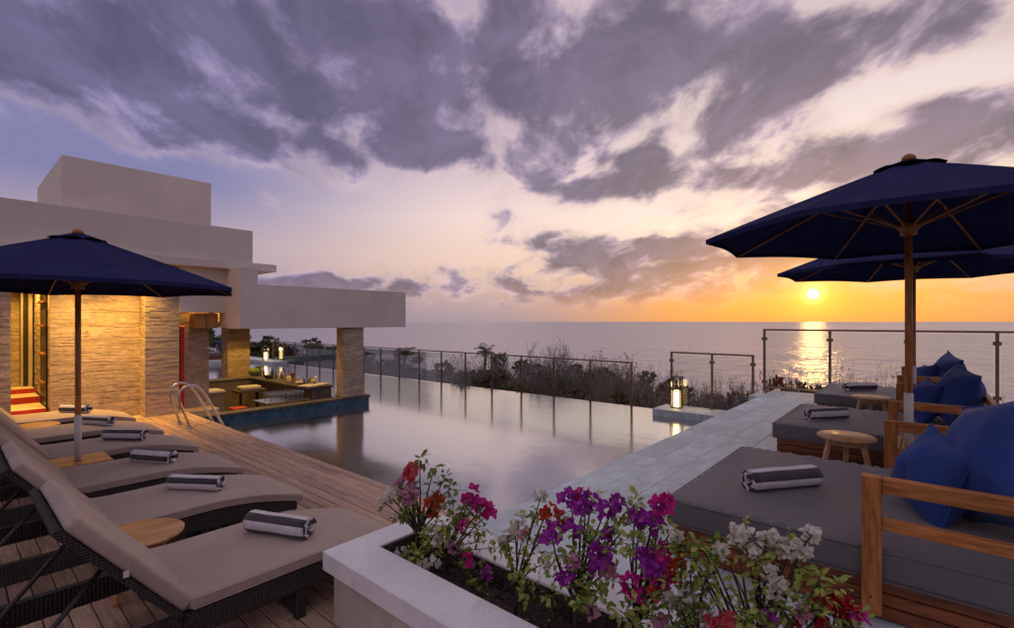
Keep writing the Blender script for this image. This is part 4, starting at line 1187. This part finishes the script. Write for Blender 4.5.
bush('low bush of white flowers at the left end of the soil', (1.92, 2.36),
     [F(432, 528, 1.96, 'white', 's'), F(440, 532, 1.98, 'white', 'm'), F(448, 538, 1.98, 'white', 's'), F(437, 542, 1.94, 'white', 's'), F(398, 560, 1.83, 'white', 's'), F(402, 552, 1.84, 'white', 's'), F(424, 566, 1.86, 'white', 's'), F(434, 562, 1.88, 'white', 's'), F(454, 548, 1.98, 'pink', 's')],
     50, 'leaf_y', 3, extra=[E(416, 556, 1.86), E(425, 538, 1.92), E(446, 525, 1.98), E(495, 548, 2.06), E(487, 540, 2.05)], trunk_r=.007)
bush('thin bush with a few orange and cream flowers left of the purple', (1.95, 1.62),
     [F(551, 510, 2.02, 'orange', 's'), F(544, 516, 2.0, 'orange', 's'), F(561, 518, 2.03, 'coral', 's'), F(524, 534, 1.98, 'pink', 's'), F(508, 535, 1.96, 'white', 's'), F(503, 540, 1.95, 'white', 's'), F(519, 519, 1.98, 'white', 's'), F(541, 496, 2.0, 'white', 's'), F(546, 564, 1.95, 'white', 's'), F(515, 530, 1.98, 'white', 's')],
     46, 'leaf_y', 4, extra=[E(505, 545, 1.95), E(534, 512, 2.0), E(522, 580, 1.9), E(548, 596, 1.92), E(528, 590, 1.92)], trunk_r=.009)
bush('large bush crowded with purple flowers in the middle of the planter', (1.97, 1.26),
     [F(568, 499, 2.02, 'purple', 'm'), F(582, 510, 2.0, 'purple', 'm'), F(592, 499, 2.04, 'purple', 's'), F(573, 530, 1.96, 'purple', 'm'), F(553, 534, 1.93, 'purple', 'm'), F(604, 511, 2.02, 'purple', 'm'), F(615, 504, 2.05, 'purple', 'm'), F(583, 495, 2.06, 'magenta', 's'), F(608, 534, 2.0, 'purple', 's'), F(566, 578, 1.88, 'purple', 'm'), F(601, 556, 1.95, 'purple', 'm'), F(592, 568, 1.93, 'purple', 's'), F(575, 561, 1.9, 'pink', 's'), F(591, 612, 1.88, 'pink', 's'), F(610, 572, 1.95, 'pink', 's')],
     105, 'leaf_y', 5, extra=[E(630, 508, 2.05), E(590, 530, 1.98), E(598, 592, 1.9), E(582, 600, 1.88), E(622, 530, 2.02), E(614, 548, 2.0), E(556, 556, 1.92)], trunk_r=.012)
bush('bush with magenta-purple flowers and orange sprays right of centre', (2.0, .98),
     [F(664, 503, 2.06, 'magenta', 'm'), F(657, 508, 2.05, 'purple', 's'), F(641, 519, 2.04, 'purple', 'm'), F(651, 523, 2.05, 'purple', 'm'), F(645, 556, 1.98, 'purple', 'm'), F(654, 566, 1.98, 'purple', 'l'), F(662, 553, 2.0, 'magenta', 's'), F(661, 580, 1.98, 'magenta', 's'), F(672, 572, 2.02, 'orange', 's'), F(657, 592, 1.97, 'orange', 's'), F(631, 584, 1.93, 'magenta', 's'), F(640, 596, 1.93, 'magenta', 's'), F(676, 560, 2.03, 'orange', 's')],
     85, 'leaf_y', 6, extra=[E(636, 503, 2.04), E(672, 530, 2.05), E(625, 618, 1.92), E(650, 610, 1.94), E(668, 540, 2.03), E(630, 545, 2.0)], trunk_r=.011)
bush('spreading bush with white flowers and yellowing leaves before the daybed', (2.02, .48),
     [F(741, 533, 2.05, 'white', 'm'), F(737, 540, 2.04, 'white', 's'), F(766, 540, 2.08, 'white', 's'), F(772, 538, 2.09, 'white', 's'), F(792, 548, 2.12, 'white', 'm'), F(802, 551, 2.13, 'white', 's'), F(812, 535, 2.15, 'white', 's'), F(786, 553, 2.1, 'white', 's'), F(769, 573, 2.03, 'white', 's'), F(782, 585, 2.03, 'white', 's'), F(776, 592, 2.02, 'white', 's'), F(677, 536, 2.0, 'white', 's'), F(752, 552, 2.04, 'white', 's'), F(722, 551, 2.03, 'white', 's')],
     95, 'leaf_y', 7, extra=[E(700, 545, 2.02), E(710, 560, 2.0), E(735, 575, 2.0), E(755, 605, 1.98), E(760, 560, 2.05), E(800, 570, 2.1), E(820, 580, 2.12), E(840, 588, 2.14), E(690, 560, 2.0), E(716, 590, 1.98), E(745, 620, 1.96)], trunk_r=.012, lsize=.034)
bush('green bush with a few cream flowers between purple and white bushes', (1.98, .72),
     [F(668, 596, 1.97, 'white', 's'), F(676, 604, 1.97, 'white', 's'), F(690, 604, 1.98, 'white', 's'), F(706, 618, 1.96, 'white', 's'), F(661, 622, 1.92, 'pink', 's'), F(686, 592, 2.0, 'white', 's'), F(712, 626, 1.95, 'coral', 's'), F(728, 622, 1.97, 'coral', 's')],
     70, 'leaf', 8, extra=[E(690, 575, 2.0), E(705, 580, 2.0), E(700, 600, 1.98), E(680, 545, 2.02), E(712, 548, 2.03), E(675, 620, 1.94)], trunk_r=.010, lsize=.034)
bush('small bush with crimson flowers at the right end below the armrest', (2.04, .26),
     [F(829, 600, 2.13, 'crimson', 'm'), F(838, 606, 2.14, 'crimson', 's'), F(845, 604, 2.15, 'crimson', 's'), F(814, 627, 2.06, 'crimson', 'm'), F(803, 614, 2.05, 'pink', 's'), F(764, 616, 2.0, 'purple', 's'), F(854, 618, 2.15, 'magenta', 's')],
     70, 'leaf_y', 9, extra=[E(812, 600, 2.1), E(835, 618, 2.1), E(850, 612, 2.14), E(860, 620, 2.16), E(785, 612, 2.04), E(812, 610, 2.08)], trunk_r=.009, lsize=.033)

# leaves and bracts fallen on the soil and the planter edge
rg = random.Random(77); fl = MB()
for i in range(70):
    on_edge = False
    x = rg.uniform(PX0+.03, PX0+LG-.02) if on_edge and i % 2 else (rg.uniform(PX1-LG+.02, PX1-.03) if on_edge else rg.uniform(PX0+LG+.01, PX1-LG-.01))
    y = rg.uniform(.4, 2.5); a = rg.uniform(0, 6.3); s_ = rg.uniform(.02, .036)
    leaf_shape(fl, Vector((x, y, .006 if on_edge else -.092)), Vector((math.cos(a), math.sin(a), rg.uniform(0, .15))), Vector((0, 0, 1)), s_, s_*.6, rg.choice((0, 0, 1, 2)), .12, -.05)
fl.build('fallen_leaves', [M['leaf_olive'], M['bract_magenta'], M['leaf_y']], pl, world=True, kind='stuff')

# ------------------------------------------------------------------ vegetation beyond the railing
def dry_shrub_meshes(seed, H, W, depth=7, leaf=0, twist=.55):
    rg = random.Random(seed); br_ = MB(); lv = MB(); ends = []
    def grow(p, d, L, r, lev):
        n = 2 if lev < 2 else 1
        q = p
        pts = [p]
        for i in range(n):
            d = (d + rand_unit(rg)*.22 + Vector((0, 0, .04))).normalized(); q = q + d*L/n; pts.append(q)
        br_.tube(pts, [r*(1-.3*i/n) for i in range(n+1)], 4 if lev < 2 else 3, False)
        if lev >= depth: ends.append((q, d)); return
        for k in range(rg.choice((2, 3, 3)) if lev < depth-1 else rg.choice((2, 3))):
            nd = (d + rand_unit(rg)*rg.uniform(.5, 1.0)*twist*1.6 + Vector((0, 0, .12))).normalized()
            grow(q if k < 2 else pts[-2].lerp(q, .5), nd, L*rg.uniform(.62, .86), r*.72, lev+1)
    for k in range(5):
        a = 2*math.pi*k/5 + rg.uniform(-.4, .4)
        grow(Vector((.1*math.cos(a), .1*math.sin(a), 0)), Vector((math.cos(a)*.8, math.sin(a)*.8, 1)).normalized(), 1.25, .055, 0)
    zs = max(v[2] for v in br_.v); rs = max(math.hypot(v[0], v[1]) for v in br_.v)
    br_.v = [(x*W/rs, y*W/rs, z*H/zs) for x, y, z in br_.v]
    for q, d in ends:
        if rg.random() < leaf:
            q = Vector((q.x*W/rs, q.y*W/rs, q.z*H/zs))
            for i in range(2):
                s_ = rg.uniform(.04, .08); leaf_shape(lv, q + rand_unit(rg)*.08, rand_unit(rg), rand_unit(rg), s_, s_*.6)
    return br_, lv
def leafy_meshes(seed, H, W, nclump, per, lsz):
    rg = random.Random(seed); br_ = MB(); lv = MB()
    br_.tube([(0, 0, 0), (.1, .05, H*.3), (.0, .1, H*.6)], [.12, .09, .05], 6)
    for k in range(nclump):
        a = rg.uniform(0, 6.3); rr = W*math.sqrt(rg.uniform(0, 1)); zz = H*(.25 + .7*rg.uniform(0, 1)*(1 - .5*(rr/W)**2))
        c = Vector((math.cos(a)*rr, math.sin(a)*rr, zz)); cr = rg.uniform(.25, .55)*W*.42
        br_.tube([(.02, .05, H*rg.uniform(.2, .5)), (c.x*.5, c.y*.5, c.z*.75), c], [.03, .02, .01], 4, False)
        for i in range(per):
            o = rand_unit(rg); p = c + Vector((o.x, o.y, o.z*.75))*cr*rg.uniform(.45, 1.05)
            s_ = lsz*rg.uniform(.6, 1.3); leaf_shape(lv, p, (o + rand_unit(rg)*.8).normalized(), (o + Vector((0, 0, .6))), s_, s_*.55)
    return br_, lv
DRY = []
for sd in (1, 2, 3, 4):
    a, l = dry_shrub_meshes(sd, 5.0, 2.5, 7, .10, .72)
    DRY.append((a.mesh('branches', M['twig']), l.mesh('leaves', (M['leaf_olive'], M['leaf_wild'], M['leaf_rust'], M['leaf_olive'])[sd-1])))
def dry_shrub(x, y, top, W, k, rz, label, group='dry shrubs beyond the pool fence'):
    z = HGT(x, y); t = thing('dry_shrub', label, 'shrub', (x, y, z), 0, group)
    H = top - z
    sv = (W/1.75, W/1.75, H/5.0); link('branches', DRY[k][0], t, None, (0, 0, rz), sv); link('leaves', DRY[k][1], t, None, (0, 0, rz), sv, 'stuff')
LF = []
for sd, mt in ((1, 'leaf_wild'), (2, 'leaf_wild'), (3, 'leaf_olive'), (4, 'leaf_rust')):
    a, l = leafy_meshes(sd, 4.0, 1.6, 26, 120, .17)
    LF.append((a.mesh('trunk', M['twig']), l.mesh('crown', M[mt])))
def leafy(x, y, top, W, k, rz, label, group='leafy trees beyond the pool fence'):
    z = HGT(x, y); t = thing('leafy_tree', label, 'tree', (x, y, z), 0, group); H = top - z
    s_ = (W/1.6, W/1.6, H/4.0)
    link('trunk', LF[k][0], t, None, (0, 0, rz), s_); link('crown', LF[k][1], t, None, (0, 0, rz), s_)
rg = random.Random(17)
def pos(px, D):
    dx = (px-507)/487; return D*(.7588 + dx*.6513), D*(.6513 - dx*.7588)
# row of dry shrubs: seen place, distance, height of the top in the picture
for i, (px, D, py, W) in enumerate([(452, 19, 352, 1.9), (480, 17.5, 348, 1.8), (505, 20, 350, 1.9), (528, 17, 346, 1.7), (548, 19, 338, 1.8), (572, 16.5, 345, 1.6), (592, 18.5, 352, 1.7), (612, 15.8, 354, 1.5), (634, 17.5, 356, 1.6), (655, 15.2, 360, 1.4), (676, 16.5, 366, 1.5),
                                (700, 14.8, 372, 1.3), (722, 16.0, 374, 1.3), (742, 14.2, 378, 1.2), (560, 22, 344, 2.0), (515, 23, 346, 2.0), (600, 21, 348, 1.9), (640, 20, 354, 1.8), (470, 22, 352, 2.0), (866, 12.6, 362, 1.05), (848, 13.6, 366, 1.1), (890, 13.8, 370, 1.1), (832, 15, 374, 1.2), (915, 14.5, 376, 1.1), (985, 12.5, 382, .9), (858, 13.0, 358, 1.2), (876, 13.2, 361, 1.2), (842, 13.0, 366, 1.1), (775, 13.2, 366, 1.0), (800, 13.4, 364, 1.0), (690, 14.2, 362, 1.2), (720, 14.0, 366, 1.2), (748, 13.8, 368, 1.1)]):
    x, y = pos(px, D); top = 1.4 - (py-321.5)/487*D
    near = D < 15.5
    lb = 'grey leafless twiggy shrub beyond the long pool fence' if px < 700 else ('sparse dry shrub behind the short railing' if px < 800 else 'bare twiggy shrub behind the tall glass railing')
    dry_shrub(x, y, top, W, i % 4, rg.uniform(0, 6.3), lb, 'grey leafless shrubs' if px < 700 else ('sparse shrubs by the short railing' if px < 800 else 'bare shrubs behind the tall railing'))
for i, (px, D, py, W, k) in enumerate([(447, 21, 362, 1.7, 0), (425, 23, 364, 1.7, 1), (402, 26, 362, 1.9, 0), (386, 24, 366, 1.6, 1), (462, 24, 360, 1.8, 0), (372, 28, 362, 2.0, 0), (495, 26, 358, 2.0, 1), (540, 26, 356, 2.0, 0), (590, 24, 362, 1.9, 2), (625, 23, 366, 1.7, 2), (660, 19.5, 378, 1.4, 1), (690, 18, 386, 1.3, 2), (715, 17.6, 384, 1.3, 3), (735, 17, 388, 1.2, 0),
                                   (757, 15.5, 382, 1.1, 0), (768, 13.4, 368, 1.0, 0), (780, 13.8, 366, 1.0, 0), (793, 13.4, 362, .9, 3), (806, 13.8, 367, 1.0, 3), (822, 14.2, 371, 1.1, 2), (840, 14.5, 374, 1.0, 2), (520, 15.5, 378, 1.3, 2), (565, 15.2, 385, 1.2, 2), (610, 14.5, 388, 1.1, 2), (480, 16.5, 376, 1.4, 1), (500, 18, 362, 1.5, 2), (535, 18.5, 360, 1.5, 0), (575, 18, 363, 1.5, 2), (605, 17, 368, 1.4, 0), (640, 16.5, 374, 1.4, 2), (655, 17.5, 372, 1.4, 0), (680, 15.5, 380, 1.2, 2), (705, 16, 381, 1.2, 0), (748, 15.0, 380, 1.1, 2), (455, 18.5, 366, 1.5, 2), (860, 13.5, 380, 1.0, 2), (880, 14, 382, 1.0, 2)]):
    x, y = pos(px, D); top = 1.4 - (py-321.5)/487*D
    nm = ('dark green bushy tree', 'dark green bushy tree', 'olive dry-leaved bush', 'rust-leaved bush')[k]
    pl_ = 'behind the tall glass railing' if px > 765 else ('behind the short railing' if px > 670 else 'beyond the long pool fence')
    leafy(x, y, top + 7*D/487, W*1.3, k, rg.uniform(0, 6.3), nm + ' ' + pl_, nm + ' group ' + pl_)
# wooded slope seen through the bar and past the left end of the fence
for i, (px, D, py, W, k) in enumerate([(352, 38, 352, 3.0, 0), (330, 44, 348, 3.4, 1), (312, 50, 346, 3.6, 0), (296, 46, 343, 3.4, 1), (280, 40, 344, 3.0, 0), (268, 36, 340, 2.6, 1), (252, 44, 338, 3.0, 0), (236, 40, 337, 3.0, 1), (222, 36, 326, 2.6, 0), (208, 38, 328, 2.8, 1), (318, 34, 356, 2.6, 1), (345, 32, 362, 2.2, 0), (366, 36, 356, 2.4, 1), (288, 33, 352, 2.2, 0), (396, 36, 358, 2.4, 1), (418, 32, 362, 2.2, 0), (300, 31, 357, 2.4, 1), (270, 34, 348, 2.6, 0), (330, 30, 362, 2.2, 1), (308, 42, 350, 3.2, 0), (258, 38, 346, 2.8, 1), (340, 40, 353, 3.0, 1), (378, 32, 360, 2.4, 0)]):
    x, y = pos(px, D); top = 1.4 - (py-321.5)/487*D
    lb = 'distant dark tree on the slope seen through the bar' if px < 340 else 'distant dark tree on the slope past the bar pillar'
    leafy(x, y, top + 7*D/487, W*1.2, k, rg.uniform(0, 6.3), lb, 'distant trees through the bar' if px < 340 else 'distant trees past the bar pillar')
def palm_meshes(seed):
    rg = random.Random(seed); fr = MB()
    for k in range(17):
        a = k*2.4 + rg.uniform(-.2, .2); e0 = rg.uniform(-.3, 1.35); L = rg.uniform(1.2, 1.9); pts = []
        p = Vector((0, 0, 0)); e = e0
        for i in range(9):
            pts.append(p.copy()); d = Vector((math.cos(a)*math.cos(e), math.sin(a)*math.cos(e), math.sin(e))); p = p + d*L/8; e -= rg.uniform(.06, .17) + .016*i
        fr.tube(pts, [.02*(1-i/10) for i in range(9)], 4, False)
        for i in range(1, 9):
            for q in (0, .5):
                if i == 8 and q: continue
                c = pts[i].lerp(pts[min(8, i+1)], q); t_ = (pts[min(8, i+1)]-pts[i-1]).normalized(); s_ = t_.cross(Vector((0, 0, 1))).normalized()
                for sg in (-1, 1):
                    d = (s_*sg*.85 + t_*.55 + Vector((0, 0, -.35))).normalized(); ll = .48*math.sin(math.pi*(i+q+1)/11)+.1
                    w = t_*.022; fr.add([c-w, c+w, c+d*ll*.6+w*.8, c+d*ll+Vector((0, 0, -.05)), c+d*ll*.6-w*.8], [(0, 1, 2, 3, 4)])
    return fr.mesh('crown', M['frond'])
PC = [palm_meshes(1), palm_meshes(2)]
for i, (px, D, py, s_, lb) in enumerate([(405, 24, 355, .40, 'coconut palm rising over the fence nearest the bar pillar'), (486, 30, 353, .5, 'dark coconut palm above the middle of the pool fence')]):
    x, y = pos(px, D); z = HGT(x, y); top = 1.4 - (py-321.5)/487*D
    t = thing('coconut_palm', lb, 'palm', (x, y, z), 0, 'coconut palms')
    b = MB(); b.tube([(-.5, .2, 0), (-.25, .1, (top-z)*.5), (0, 0, top-z)], [.14, .11, .08], 8); b.build('trunk', M['trunk'], t)
    link('crown', PC[i % 2], t, (0, 0, top-z), (0, 0, i*1.3), (s_, s_, s_))

# each plant beyond the railing gets its place in its row, counted from the left as one sees it
fam = {}
for o in bpy.data.objects:
    if o.name.split('.')[0] in ('dry_shrub', 'leafy_tree'): fam.setdefault(o['label'], []).append(o)
for lb, os_ in fam.items():
    if len(os_) < 2: continue
    os_.sort(key=lambda o: -math.atan2(o.location.y, o.location.x))
    for i, o in enumerate(os_): o['label'] = lb + ', ' + ORD[i] + ' from the left'
